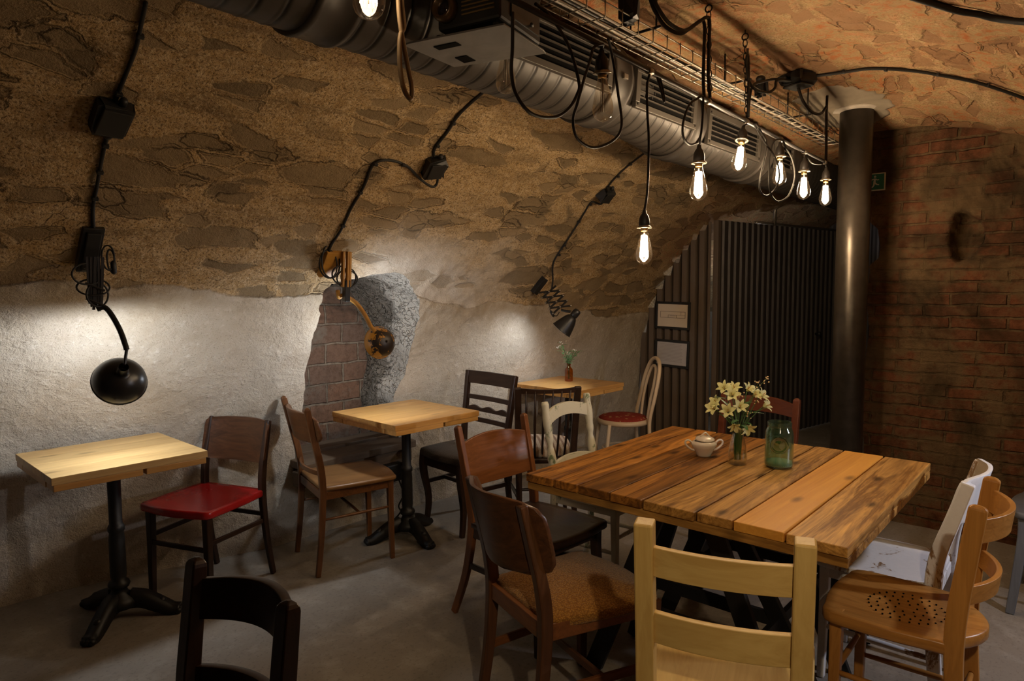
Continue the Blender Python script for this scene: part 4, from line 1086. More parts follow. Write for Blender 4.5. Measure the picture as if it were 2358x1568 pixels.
# ------------------------------------------------------------------ lamps
def emit(name, color, strength):
    T = NT(name); e = T.n('Emission', Strength=strength); e.inputs[0].default_value = (*color, 1); return T.done(e.outputs[0])
def thin_glass(name, tint, gloss=1.0, rough=0.02, base=0.04, haze=0.0, hcol=(.5, .5, .5)):
    T = NT(name); lw = T.n('LayerWeight', Blend=.35)
    tr = T.n('BsdfTransparent'); tr.inputs[0].default_value = (*tint, 1)
    gl = T.n('BsdfGlossy', Roughness=rough); gl.inputs[0].default_value = (1, 1, 1, 1)
    f = T.math('ADD', base, T.math('MULTIPLY', T.math('POWER', lw.outputs['Facing'], 2.5), .55 * gloss))
    m = T.n('MixShader'); T.set(m.inputs[0], f); T.set(m.inputs[1], tr.outputs[0]); T.set(m.inputs[2], gl.outputs[0])
    if haze:
        df = T.n('BsdfDiffuse'); df.inputs[0].default_value = (*hcol, 1); m2 = T.n('MixShader'); m2.inputs[0].default_value = haze
        T.set(m2.inputs[1], m.outputs[0]); T.set(m2.inputs[2], df.outputs[0]); m = m2
    return T.done(m.outputs[0])
GLASS = thin_glass('clear_bulb_glass', (.95, .92, .88), 1.4, .03, .07, .0010, (.6, .5, .4)); GLASS_OFF = thin_glass('hazed_bulb_glass', (.93, .90, .84), 1.6, .06, .10, .05, (.7, .58, .42));  # haze mixed into the glass for highlights when unlit, glow when lit
BULB_W = 16.0; LAMP_W = 12.0
E_FIL = emit('glowing_filament', (1.0, .76, .49), BULB_W / (PI * .0085)); E_DIM = emit('dimmer_filament', (1.0, .74, .46), .06 * BULB_W / (PI * .0085))
E_LAMP = emit('lamp_bulb_glow', (.84, .91, 1.0), LAMP_W / (PI * 4 * PI * .024 ** 2))
FIL_OFF = plain('cold_filament', (.16, .10, .05), .4, .6)
BRASS = plain('brass_cap', (.30, .19, .07), .35, .9)
SOCKET = plain('dark_socket', (.022, .018, .015), .5, 0, .4)

def pendant(label, ring, lit, cords, scale=1.0, tilt=(0, 0), spin=0, fil=None):
    """hanging filament bulb; ring = lower rim of the socket"""
    o = Vector(ring); t = thing('pendant_bulb', label, 'light bulb', o, 0, 'bare filament bulbs hung along the duct')
    M = Matrix.Rotation(R(tilt[0]), 4, 'Y') @ Matrix.Rotation(R(tilt[1]), 4, 'X') @ Matrix.Rotation(R(spin), 4, 'Z') @ Matrix.Scale(scale, 4)
    bm = bmesh.new(); lathe(bm, [(.014, -.004), (.021, 0), (.021, .018), (.0195, .032), (.016, .042), (.009, .052), (.0075, .062), (.0045, .066)], 20, M); s = obj('socket', bm, SOCKET, t, True)
    bm = bmesh.new(); lathe(bm, [(.0205, -.001), (.0275, -.004), (.0285, -.0015), (.021, .006)], 24, M, False); obj('rim', bm, ZINC, s, True)
    bm = bmesh.new(); lathe(bm, [(.0135, -.002), (.0135, -.012), (.012, -.016)], 16, M); obj('brass_cap', bm, BRASS, t, True)
    bm = bmesh.new(); lathe(bm, [(.0128, -.010), (.0145, -.022), (.0185, -.040), (.0245, -.064), (.0295, -.085), (.0318, -.102), (.0305, -.116), (.0255, -.128), (.0165, -.136), (.006, -.140), (.0008, -.142)], 28, M, False); obj('glass', bm, GLASS if lit else GLASS_OFF, t, True)
    bm = bmesh.new(); tube(bm, [M @ Vector((0, 0, z)) for z in (-.012, -.030, -.112)], [.0045 * scale, .0022 * scale, .0011 * scale], 8); obj('stem', bm, plain_cache('glass_stem', (.35, .30, .24), .2), t, True)
    bm = bmesh.new(); n = 11
    if lit:
        for k in range(n):
            a = 2 * PI * k / n; b = 2 * PI * (k + .5) / n; r0, r1 = .0105, .0155
            tube(bm, [M @ Vector((r0 * math.cos(a), r0 * math.sin(a), -.034)), M @ Vector((r1 * math.cos(b), r1 * math.sin(b), -.112))], .0014 * scale, 5)
            c = 2 * PI * (k + 1) / n
            tube(bm, [M @ Vector((r1 * math.cos(b), r1 * math.sin(b), -.112)), M @ Vector((r0 * math.cos(c), r0 * math.sin(c), -.034))], .0014 * scale, 5)
        obj('filament', bm, fil or E_FIL, t)
    else:
        for k in range(7):
            a = 2 * PI * k / 7; tube(bm, [M @ Vector((.004 * math.cos(a), .004 * math.sin(a), -.034)), M @ Vector((.010 * math.cos(a), .010 * math.sin(a), -.112))], .0005, 4)
        obj('filament', bm, FIL_OFF, t)
    top = M @ Vector((0, 0, .064))
    for i, pts in enumerate(cords):
        P = [Vector(p) - o for p in pts]
        if i == 0: P = [top] + P
        bm = bmesh.new(); tube(bm, smooth_path(P, 6), .0042, 8); obj('cord', bm, CORD if i != 9 else CORD, t, True)
    return t
_PC = {}
def plain_cache(n, c, r):
    if n not in _PC: _PC[n] = plain(n, c, r)
    return _PC[n]
Y0 = 1.15
def pl(L, y=Y0, wob=0.0): return [(x, y + wob * math.sin(i * 1.3), z) for i, (x, z) in enumerate(L)]
pendant('glowing filament bulb cut by the top edge, nearest the camera', (.865, 1.15, 2.155), True, [pl([(.87, 2.28), (.90, 2.33)])], 1.08, fil=E_DIM)
pendant('unlit clear bulb half hidden behind the metal plate of the projector', (1.60, 1.435, 2.205), False,
        [[(1.60, 1.43, 2.29), (1.56, 1.38, 2.31), (1.50, 1.25, 2.20), (1.42, 1.18, 2.16)]], 1.0, (0, 0))
pendant('unlit clear bulb dangling in front of the duct grille inside a cord loop', (1.712, 1.15, 2.095), False,
        [pl([(1.685, 2.165), (1.655, 2.150), (1.631, 2.109), (1.578, 2.036), (1.547, 1.97), (1.543, 1.921), (1.578, 1.879), (1.647, 1.863), (1.734, 1.898), (1.776, 1.95), (1.778, 2.042), (1.767, 2.117), (1.732, 2.159), (1.697, 2.182)], 1.13, .012)], 1.0, (-9, 4))
pendant('lowest glowing filament bulb, hanging on a long straight cord', (1.965, 1.15, 1.655), True, [pl([(1.983, 1.78), (1.989, 1.931), (1.978, 2.027), (1.974, 2.11), (1.988, 2.150), (2.001, 2.174), (2.03, 2.165), (2.06, 2.129), (2.09, 2.085), (2.078, 2.126), (2.05, 2.168)])], .87)
pendant('glowing filament bulb on a cord beneath the hanging chain', (2.355, 1.15, 1.918), True,
        [pl([(2.352, 2.035), (2.362, 2.117), (2.357, 2.158), (2.315, 2.141), (2.248, 2.102), (2.207, 2.033), (2.212, 1.985), (2.26, 1.968), (2.325, 1.985)], 1.14), pl([(2.35, 1.99), (2.388, 2.026), (2.402, 2.092), (2.385, 2.158)], 1.16)], 1.0)
pendant('tilted glowing filament bulb hanging high under the second chain', (2.742, 1.15, 2.062), True,
        [pl([(2.793, 2.135), (2.812, 2.150)]), pl([(2.81, 2.135), (2.91, 2.112), (2.941, 2.08), (2.892, 1.999), (2.849, 1.92), (2.876, 1.868), (2.974, 1.856), (3.059, 1.897), (3.071, 1.956), (3.015, 2.026), (2.887, 2.09), (2.815, 2.138)], 1.12, .01)], .96, (14, 0))
pendant('glowing filament bulb framed by a large cord loop, third from the pillar', (3.176, 1.15, 2.058), True,
        [pl([(3.176, 2.135), (3.18, 2.142)]), pl([(3.174, 2.126), (3.087, 2.113), (3.014, 2.035), (2.974, 1.954), (2.972, 1.897), (3.051, 1.858), (3.159, 1.85), (3.258, 1.888), (3.292, 1.973), (3.258, 2.05), (3.208, 2.102), (3.184, 2.137)], 1.13, .012)], .95)
pendant('glowing filament bulb second from the pillar', (3.514, 1.15, 2.034), True, [pl([(3.512, 2.11), (3.52, 2.128)]), pl([(3.533, 2.125), (3.616, 2.090), (3.769, 2.102), (3.819, 2.120)])], 1.0)
pendant('glowing filament bulb next to the pillar', (3.862, 1.15, 2.033), True, [pl([(3.855, 2.11), (3.84, 2.122)])], 1.0)
# loose hanging loops of cable
def loose(name, label, strands, r=.0045, mat=None, cat='cable'):
    o = Vector(strands[0][0]); t = thing(name, label, cat, o, 0, 'loose cables hanging below the vault')
    for P in strands:
        bm = bmesh.new(); tube(bm, smooth_path([Vector(p) - o for p in P], 6), r, 8); obj('strand', bm, mat or CORD, t, True)
    return t
TAN_CORD = plain('tan_cord', (.30, .21, .12), .5)
loose('draped_cable', 'pair of cords hanging in a narrow loop left of the projector', [pl([(.955, 2.17), (.951, 2.069), (.956, 2.016), (.945, 1.991), (.943, 1.932), (.953, 1.884), (.971, 1.867), (.975, 1.893), (.964, 1.937), (.952, 1.988), (.943, 2.048), (.94, 2.17)])], .0052, TAN_CORD)
loose('draped_cable', 'long black cord sagging in a deep loop below the projector', [[(1.31, 1.15, 2.15)] + pl([(1.308, 2.062), (1.304, 1.997), (1.324, 1.947), (1.385, 1.913), (1.478, 1.921), (1.547, 1.958), (1.588, 2.008), (1.595, 2.04), (1.557, 2.115), (1.507, 2.16), (1.45, 2.189), (1.40, 2.198)])], .0046)
loose('feed_cable', 'thick black cables drooping from the ceiling to the first hanging chain', [pl([(1.96, 2.44), (1.997, 2.392), (2.031, 2.368), (2.099, 2.345), (2.208, 2.351), (2.306, 2.404), (2.375, 2.444), (2.405, 2.436), (2.403, 2.333), (2.401, 2.237), (2.42, 2.165)], 1.14), pl([(1.97, 2.44), (2.007, 2.386), (2.041, 2.362), (2.103, 2.338), (2.21, 2.345), (2.30, 2.396), (2.37, 2.436), (2.395, 2.42), (2.393, 2.333), (2.391, 2.237), (2.40, 2.165)], 1.155)], .0065)
loose('feed_cable', 'black cables swinging from the ceiling box to the second hanging chain', [[(3.45, 1.2, 2.47), (3.203, 1.18, 2.412), (3.151, 1.17, 2.366), (3.022, 1.15, 2.315), (2.853, 1.14, 2.287), (2.773, 1.14, 2.31), (2.75, 1.14, 2.386), (2.765, 1.14, 2.40), (2.775, 1.14, 2.30), (2.78, 1.14, 2.16)], [(3.45, 1.21, 2.475), (3.203, 1.19, 2.42), (3.019, 1.17, 2.365), (2.875, 1.16, 2.315), (2.815, 1.15, 2.25), (2.80, 1.15, 2.165)]], .006)
loose('feed_cable', 'black cable drooping from the ceiling box then dropping straight beside the pillar', [[(3.50, 1.19, 2.46), (3.50, 1.16, 2.376), (3.609, 1.15, 2.34), (3.746, 1.15, 2.358), (3.836, 1.15, 2.413)], [(3.843, 1.15, 2.47), (3.841, 1.15, 2.358), (3.854, 1.15, 2.223), (3.855, 1.15, 2.125)]], .007)
# rail carrying the bulbs
t = thing('hanging_rail', 'slim metal rail hung from chains that carries the bulbs', 'rail', (.5, 1.15, 2.20))
d = Vector((3.86 - .5, 0, 2.119 - 2.20)); bm = bmesh.new(); tube(bm, [(0, 0, 0), d], .0085, 10); obj('pipe', bm, STEEL_DARK, t, True)
for x in (1.99, 2.42, 2.78, 3.18, 3.51, 3.83):
    bm = bmesh.new(); p = d * ((x - .5) / d.x); lathe(bm, [(.0088, -.012), (.0115, -.012), (.0115, .012), (.0088, .012)], 14, axis_matrix(p, d), False); obj('cable_clip', bm, ZINC, t, True)
def chain(label, top, bot):
    t = thing('chain', label, 'chain', top, 0, 'steel chains holding the rail'); v = Vector(bot) - Vector(top); L = v.length; d = v.normalized(); n = int(L / .026)
    sd, up = frame_of(d, Vector((0, 1, 0))); bm = bmesh.new()
    for k in range(n):
        c = d * (L * (k + .5) / n); a = sd if k % 2 else up; P = []
        for i in range(18):
            an = 2 * PI * i / 18; P.append(c + d * (.0165 * math.sin(an)) + a * (.0085 * math.cos(an)))
        tube(bm, P, .0021, 6, True)
    obj('links', bm, STEEL_DARK, t, True)
    bm = bmesh.new(); P = [up * .013 * math.cos(q) + Vector((0, 0, .012 + .013 * math.sin(q))) for q in np.linspace(0, 2 * PI, 16, endpoint=False)]; tube(bm, P, .003, 6, True); tube(bm, [(0, 0, .025), (0, 0, .07)], .003, 6); obj('eye_hook', bm, STEEL_DARK, t, True)
chain('steel chain with a cable beside it, dropping from the ceiling nearer the camera', (2.416, 1.15, 2.478), (2.437, 1.15, 2.165))
chain('steel chain farther along, hooked to the ceiling before the ceiling box', (2.755, 1.15, 2.468), (2.79, 1.15, 2.155))

# ------------------------------------------------------------------ workshop lamps on the wall
WHITE_IN = plain('white_enamel', (.80, .79, .77), .4, 0, .4, .05)
BLACK_EN = plain('black_enamel', (.016, .015, .014), .32, 0, .5, .3, 20)
def yellow_worn(c):
    T = NT('worn_yellow_paint'); ob = T.coord()
    n = T.noise(ob, 26, 7, .72, .4).outputs[0]
    g = T.n('TexGradient', _gradient_type='SPHERICAL'); T.set(g.inputs[0], T.mapping(ob, (8, 8, 8), tuple(-8 * q for q in c)))
    f = T.ramp(T.math('ADD', n, T.math('MULTIPLY', g.outputs[0], .42)), [(.66, 0.0), (.69, 1.0)])
    col = T.mix(f, (.52, .235, .028), (.022, .014, .009))
    return T.done(T.bsdf(col, .42, 0, None, .45))
YEL2 = plain('yellow_brown_enamel', (.40, .19, .03), .45, 0, .4, .45, 25)
def scuffed():
    T = NT('scuffed_black_enamel'); ob = T.coord(); n = T.noise(ob, 40, 7, .75).outputs[0]
    return T.done(T.bsdf(T.mix(T.ramp(n, [(.60, 0.0), (.72, .55)]), (.018, .016, .014), (.30, .24, .18)), .4, 0, None, .45))
SCUFF = scuffed()
def shade(t, o, neck, axis, Rr, H, mat, flare='dome', bulb_z=.9, neck_len=.03, nr=.02):
    M = axis_matrix(Vector(neck) - o, axis)
    if flare == 'dome': out = [(Rr * math.sin(a), H * (1 - math.cos(a))) for a in np.linspace(.20, PI / 2, 14)]
    else: out = [(.026 + (Rr - .026) * (q ** .62), H * q) for q in np.linspace(0, 1, 14)]
    out = [(nr * .9, -neck_len), (nr, -neck_len * .6), (nr, 0.0)] + [(max(r, nr + .001), z + .002) for r, z in (out if nr > .01 else [(Rr * math.sin(a), H * (1 - math.cos(a))) for a in np.linspace(.03, PI / 2, 18)])]
    bm = bmesh.new(); lathe(bm, out + [(Rr + .003, H + .004), (Rr - .001, H + .005)], 40, M, False); s = obj('lamp_shade', bm, mat, t, True)
    bm = bmesh.new(); inn = [(.001, .012)] + [(max(r - .0025, .004), z + .004) for r, z in out[3:]]; lathe(bm, inn, 40, M, False); obj('reflector', bm, WHITE_IN, s, True)
    bm = bmesh.new(); bmesh.ops.create_uvsphere(bm, u_segments=20, v_segments=12, radius=.024, matrix=M @ Matrix.Translation((0, 0, H * bulb_z))); obj('bulb', bm, E_LAMP, t, True)
    bm = bmesh.new(); lathe(bm, [(.014, .006), (.014, H * bulb_z - .022)], 14, M); obj('bulb_holder', bm, BLACK_PL, t, True)
    return s
def coils(t, o, centres, r):
    for i, (c, ra, rb, tl) in enumerate(centres):
        bm = bmesh.new(); P = []
        for k in range(26):
            a = 2 * PI * k / 26; p = Vector((ra * math.cos(a), 0, rb * math.sin(a))); p = Matrix.Rotation(R(tl), 3, 'Z') @ p
            P.append(Vector(c) - o + p + Vector((0, .004 * math.sin(2 * a + i), 0)))
        tube(bm, P, r, 6, True); obj('cord_coil', bm, CORD, t, True)
def arm(t, o, pts, r, mat, name='curved_arm'):
    bm = bmesh.new(); tube(bm, smooth_path([Vector(p) - o for p in pts], 8), r, 12); return obj(name, bm, mat, t, True)
# 1: black round shade, far left
p = on_wall(.872, 1.70, 0); o = p.copy()
t = thing('wall_lamp', 'black wall lamp with a round shade lighting the plaster at the far left', 'wall lamp', o)
bm = bmesh.new(); n = wall_normal(.872, 1.70); M = axis_matrix((0, 0, 0), n); box(bm, (0, .0, .012), (.075, .20, .03), M); box(bm, (0, 0, .032), (.05, .17, .02), M); obj('mount_plate', bm, BLACK_EN, t, bevel=.003)
bm = bmesh.new()
for k in range(3):
    for x in (-.012, .014): sweep(bm, [(x + .012 * k - .01, -.05 - .006 * k, -.04), (x + .006 * k, -.02, -.22 - .012 * k)], .010, .004, Vector((1, 0, 0)))
for z in (-.08, -.14, -.20): tube(bm, [(-.03, -.04, z), (.035, -.04, z - .03)], .005, 6)
obj('scissor_bars', bm, BLACK_EN, t)
coils(t, o, [((.85, 2.93, 1.52), .055, .04, 10), ((.872, 2.94, 1.47), .055, .032, -10), ((.885, 2.94, 1.44), .045, .045, 20), ((.925, 2.93, 1.585), .022, .048, 0), ((.935, 2.935, 1.575), .014, .042, 10)], .0035)
bm = bmesh.new(); lathe(bm, [(.004, 0), (.011, .008), (.011, .045), (.005, .055)], 12, Matrix.Translation(Vector((.944, 2.935, 1.52)) - o)); obj('plug', bm, BLACK_PL, t, True)
arm(t, o, [(.872, 2.945, 1.47), (.885, 2.96, 1.40), (.905, 2.99, 1.378)], .004, CORD, 'cord')
arm(t, o, [(.885, 2.96, 1.384), (.910, 2.95, 1.390), (.928, 2.93, 1.358), (.946, 2.90, 1.295), (.955, 2.87, 1.225)], .0105, BLACK_EN)
arm(t, o, [(.955, 2.87, 1.225), (.942, 2.865, 1.165)], .006, BLACK_EN, 'joint_rod')
AX1 = Vector((.15, .85, -.50)); shade(t, o, (.945, 2.90, 1.135), AX1, .099, .092, BLACK_EN, 'dome', 1.0, .045)
# 2: worn yellow shade over the niche
p = on_wall(1.96, 1.665, 0); o = p.copy()
t = thing('wall_lamp', 'worn yellow wall lamp with a chipped round shade in front of the wall niche', 'wall lamp', o)
n = wall_normal(1.96, 1.665); M = axis_matrix((0, 0, 0), n)
bm = bmesh.new(); box(bm, (0, 0, .012), (.10, .15, .03), M); obj('mount_plate', bm, YEL2, t, bevel=.003)
bm = bmesh.new()
for k, (x, dy) in enumerate(((.035, -.075), (.055, -.085), (.075, -.075))): sweep(bm, [(x, dy, .055), (x + .004, dy + .02, -.125)], .012, .020, Vector((1, 0, 0)))
obj('scissor_bars', bm, YEL2, t, bevel=.002)
bm = bmesh.new(); sweep(bm, [(.06, -.06, -.09), (.062, -.05, -.20)], .030, .03, Vector((1, 0, 0))); obj('joint_block', bm, BLACK_EN, t, bevel=.003)
coils(t, o, [((1.935, 2.93, 1.60), .058, .085, 8), ((1.925, 2.935, 1.585), .048, .07, -8), ((1.985, 2.93, 1.53), .05, .045, 12), ((2.045, 2.94, 1.515), .045, .05, 0), ((2.035, 2.94, 1.51), .055, .045, -14)], .0042)
arm(t, o, [(1.985, 2.95, 1.45), (2.00, 2.965, 1.418), (2.02, 2.95, 1.425), (2.081, 2.93, 1.385), (2.113, 2.90, 1.323), (2.126, 2.87, 1.265), (2.140, 2.85, 1.235)], .0115, YEL2)
AX2 = Vector((.12, .96, -.14)); YEL = yellow_worn(Vector((2.19, 2.83, 1.17)) - o); shade(t, o, (2.178, 2.805, 1.185), AX2, .085, .075, YEL, 'dome', 1.25, .001, .003)
# 3: small black scissor lamp over the back table
p = on_wall(3.735, 1.535, 0); o = p.copy()
t = thing('wall_lamp', 'small black scissor-arm lamp with a scuffed conical shade above the far table', 'wall lamp', o)
n = wall_normal(3.735, 1.535); M = axis_matrix((0, 0, 0), n) @ Matrix.Rotation(R(-22), 4, 'Z')
bm = bmesh.new(); box(bm, (0, 0, .015), (.055, .135, .04), M); obj('mount_plate', bm, BLACK_EN, t, bevel=.003)
a0, a1 = Vector((3.775, 3.0, 1.45)) - o, Vector((3.765, 2.86, 1.305)) - o
dv = (a1 - a0); L = dv.length; du = dv.normalized(); sdv = Vector((.66, -.3, .30)); sdv = (sdv - du * sdv.dot(du)).normalized(); nn = du.cross(sdv)
bm = bmesh.new(); N = 4; w = .075; piv = []
for k in range(N):
    p0, p1 = a0 + du * (L * k / N), a0 + du * (L * (k + 1) / N)
    sweep(bm, [p0 + sdv * w, p1 - sdv * w], .014, .004, nn.cross(p1 - p0 - sdv * 2 * w)); sweep(bm, [p0 - sdv * w + nn * .005, p1 + sdv * w + nn * .005], .014, .004, nn.cross(p1 - p0 + sdv * 2 * w))
    piv += [(p0 + p1) / 2, p1 + sdv * w, p1 - sdv * w]
obj('scissor_bars', bm, BLACK_EN, t)
bm = bmesh.new()
for q in piv: lathe(bm, [(.0001, .011), (.007, .011), (.007, .004), (.0001, .004)], 10, axis_matrix(q, -nn if nn.y > 0 else nn), False)
obj('rivets', bm, ZINC, t, True)
arm(t, o, [tuple(a1 + o), (3.76, 2.82, 1.298), (3.775, 2.79, 1.295)], .009, BLACK_EN, 'shade_arm')
arm(t, o, [(3.70, 2.97, 1.435), (3.70, 2.93, 1.37), (3.73, 2.93, 1.29), (3.79, 2.93, 1.26), (3.84, 2.94, 1.285)], .0032, CORD, 'cord')
bm = bmesh.new(); lathe(bm, [(.004, 0), (.010, .008), (.010, .05), (.005, .06)], 12, axis_matrix(Vector((3.725, 2.93, 1.30)) - o, (.6, 0, -.7))); obj('inline_switch', bm, BLACK_PL, t, True)
AX3 = Vector((-.34, .56, -.78)); Nk = Vector((3.770, 2.765, 1.262))
bm = bmesh.new(); lathe(bm, [(.014, -.058), (.024, -.052), (.028, -.038), (.028, -.008), (.025, .004)], 22, axis_matrix(Nk - o, AX3)); obj('socket_cap', bm, BLACK_EN, t, True)
shade(t, o, Nk, AX3, .074, .122, SCUFF, 'cone', .62, .01)

# ------------------------------------------------------------------ projector
t = thing('projector', 'black projector with a grey plate under it, hung below the duct at the top edge', 'projector', (1.40, 1.335, 2.15), R(12.5))
bm = bmesh.new(); box(bm, (0, -.02, .065), (.235, .195, .13)); obj('housing', bm, BLACK_PL, t, bevel=.008)
bm = bmesh.new(); Ml = axis_matrix((-.118, .045, .05), (-1, 0, 0)); lathe(bm, [(.036, -.01), (.036, .018), (.031, .03), (.024, .03), (.022, .012), (.001, .010)], 28, Ml); ln = obj('lens_barrel', bm, plain('lens_ring', (.10, .06, .03), .3, .5), t, True)
bm = bmesh.new(); lathe(bm, [(.022, .0135), (.012, .019), (.001, .021)], 24, Ml); obj('lens_glass', bm, plain('lens_coating', (.02, .015, .02), .05, 0, .9), ln, True)
bm = bmesh.new()
for k in range(9): box(bm, (-.1185, -.052, .028 + k * .0105), (.004, .10, .004))
obj('vent_slats', bm, plain('vent_brass', (.20, .13, .05), .45, .5), t)
bm = bmesh.new(); box(bm, (.02, -.119, .05), (.16, .004, .06)); obj('side_panel', bm, plain('side_panel_grey', (.03, .028, .026), .3), t, bevel=.001)
bm = bmesh.new(); slab(bm, [(-.125, .17), (-.12, .19), (.10, .17), (.135, -.125), (.11, -.13), (-.11, -.125)], -.018, -.013, .001)
def mat_plate():
    T = NT('smeared_grey_plate'); n = T.noise(T.coord(), 9, 5, .6, 1.0).outputs[0]
    return T.done(T.bsdf(T.mix(n, (.07, .065, .06), (.24, .225, .215)), .45, .2, None, .5))
pt = obj('plate', bm, mat_plate(), t)
for cc, s_ in (((-.06, .085, -.019), (.028, .075, .002)), ((.055, .10, -.019), (.05, .04, .002))):
    bm = bmesh.new(); box(bm, cc, s_); obj('slot', bm, DARK, pt)
for x, y in ((-.09, .09), (.09, .09), (-.09, -.09), (.09, -.09)):
    bm = bmesh.new(); box(bm, (x, y, -.007), (.012, .012, .014)); obj('spacer', bm, STEEL_DARK, t)
bm = bmesh.new(); tube(bm, [(0, .05, .13), (0, .05, .335)], .012, 10); obj('ceiling_mount', bm, STEEL_DARK, t)

# ------------------------------------------------------------------ framed papers and the exit sign
PAPER = plain('cream_paper', (.66, .55, .43), .7, 0, .3, .05, 8); PAPER2 = plain('grey_white_paper', (.50, .46, .45), .35, 0, .5, .05, 8); INK = plain('ink', (.10, .07, .05), .7); INK2 = plain('faint_ink', (.32, .29, .28), .7)
def framed(label, yc, zc, w, h, paper, ink, rects, tilt):
    t = thing('framed_paper', label, 'framed paper', (5.484, yc, zc), 0, 'framed papers on the corrugated wall'); Mx = Matrix.Rotation(R(tilt), 4, 'X')
    bm = bmesh.new(); f = .022
    for c, s in (((0, 0, h / 2 + f / 2), (.016, w + 2 * f, f)), ((0, 0, -h / 2 - f / 2), (.016, w + 2 * f, f)), ((0, w / 2 + f / 2, 0), (.016, f, h)), ((0, -w / 2 - f / 2, 0), (.016, f, h))): box(bm, c, s, Mx)
    obj('frame', bm, BLACK_EN, t, bevel=.002)
    bm = bmesh.new(); box(bm, (.004, 0, 0), (.006, w + .004, h + .004), Mx); pp = obj('paper', bm, paper, t)
    bm = bmesh.new()
    for (a, b, c, d) in rects: box(bm, (.0005, -a * w, b * h), (.0012, c * w, d * h), Mx)
    obj('print', bm, ink, pp)
plan = []
def ol(x0, z0, x1, z1, th=.010):
    return [((x0 + x1) / 2, z0, x1 - x0, th * 1.4), ((x0 + x1) / 2, z1, x1 - x0, th * 1.4), (x0, (z0 + z1) / 2, th, z1 - z0), (x1, (z0 + z1) / 2, th, z1 - z0)]
plan = ol(-.41, -.10, .41, .17) + ol(-.15, -.10, .13, .02) + ol(.13, -.10, .41, .02, .006) + [(-.0, -.02, .2, .012), (.27, .1, .006, .14)]
framed('cream framed paper with a floor plan on the corrugated wall, upper of two', 2.91, 1.208, .30, .205, PAPER, INK, plan, 1.5)
random.seed(5); txt = [(-.02 - .04 * random.random(), .40 - k * .062, .80 - .12 * random.random(), .012) for k in range(13)]
framed('pale framed sheet of small text on the corrugated wall, lower of two', 2.915, .862, .30, .205, PAPER2, INK2, txt, 2.0)
t = thing('exit_sign', 'green emergency exit sign with a white running figure behind the pillar', 'sign', (4.535, 1.10, 2.088))
SG = plain('sign_green', (.02, .13, .09), .4, 0, .4, .05); SW = plain('sign_white', (.55, .55, .47), .5, 0, .4, .05)
bm = bmesh.new(); box(bm, (.006, 0, 0), (.012, .175, .104)); obj('panel', bm, SW, t, bevel=.001)
bm = bmesh.new(); box(bm, (-.0005, 0, 0), (.002, .163, .092)); obj('green_face', bm, SG, t)
bm = bmesh.new(); cy, sc = -.034, .078
def seg(a, b, w): sweep(bm, [(-.002, cy - a[0] * sc, a[1] * sc), (-.002, cy - b[0] * sc, b[1] * sc)], w * sc, .001, Vector((0, 1, 0)) if abs(a[0] - b[0]) < abs(a[1] - b[1]) else Vector((0, 0, 1)))
for a, b, w in (((-.02, .26), (-.06, -.06), .15), ((-.02, .24), (-.25, .17), .08), ((-.25, .17), (-.30, .02), .07), ((.0, .24), (.16, .12), .08), ((.16, .12), (.26, .17), .07), ((-.04, -.04), (.10, -.20), .11), ((.10, -.20), (.27, -.24), .08), ((-.07, -.06), (-.10, -.28), .11), ((-.10, -.28), (-.22, -.42), .09)): seg(a, b, w)
lathe(bm, [(.085 * sc, -.0005), (.085 * sc, .0005)], 14, axis_matrix((-.002, cy + .02 * sc, .40 * sc), (1, 0, 0))); obj('running_figure', bm, SW, t)
bm = bmesh.new(); box(bm, (-.002, .045, 0), (.001, .030, .062)); obj('door_symbol', bm, SW, t)

# ------------------------------------------------------------------ things on the tables
CERAMIC = plain('cream_porcelain', (.62, .52, .42), .22, 0, .55, .05, 10)
t = thing('sugar_bowl', 'cream two-handled sugar bowl with a lid set askew on the big table', 'sugar bowl', (2.558, 1.208, .761), R(-48))
bm = bmesh.new(); lathe(bm, [(.001, .002), (.026, .0), (.029, .004), (.032, .012), (.044, .034), (.052, .050), (.051, .056), (.043, .061), (.040, .0635), (.037, .060), (.046, .050), (.030, .012), (.001, .008)], 36); obj('bowl', bm, CERAMIC, t, True)
for sx in (-1, 1):
    bm = bmesh.new(); tube(bm, smooth_path([(sx * .046, 0, .052), (sx * .062, 0, .066), (sx * .076, 0, .062), (sx * .074, 0, .047), (sx * .055, 0, .030), (sx * .039, 0, .024)], 6), .0042, 8); obj('handle', bm, CERAMIC, t, True)
Mt = Matrix.Translation((.004, 0, .071)) @ Matrix.Rotation(R(7), 4, 'X')
bm = bmesh.new(); lathe(bm, [(.001, .014), (.012, .0125), (.026, .008), (.038, .002), (.039, -.001), (.034, -.002), (.001, .004)], 32, Mt); ld = obj('lid', bm, CERAMIC, t, True)
bm = bmesh.new(); tube(bm, [Mt @ Vector(p) for p in smooth_path([(-.019, 0, .009), (-.008, 0, .021), (0, 0, .027), (.008, 0, .021), (.019, 0, .009)], 5)], .0035, 8); obj('knob', bm, CERAMIC, ld, True)
bm = bmesh.new(); bmesh.ops.create_uvsphere(bm, u_segments=14, v_segments=8, radius=.011, matrix=Matrix.Translation((-.022, -.012, .0655)) @ Matrix.Diagonal((1.3, .9, .4, 1))); tube(bm, [(-.012, -.011, .066), (.010, .0, .0655), (.03, .012, .067)], .0017, 6); obj('spoon', bm, ZINC, t, True)

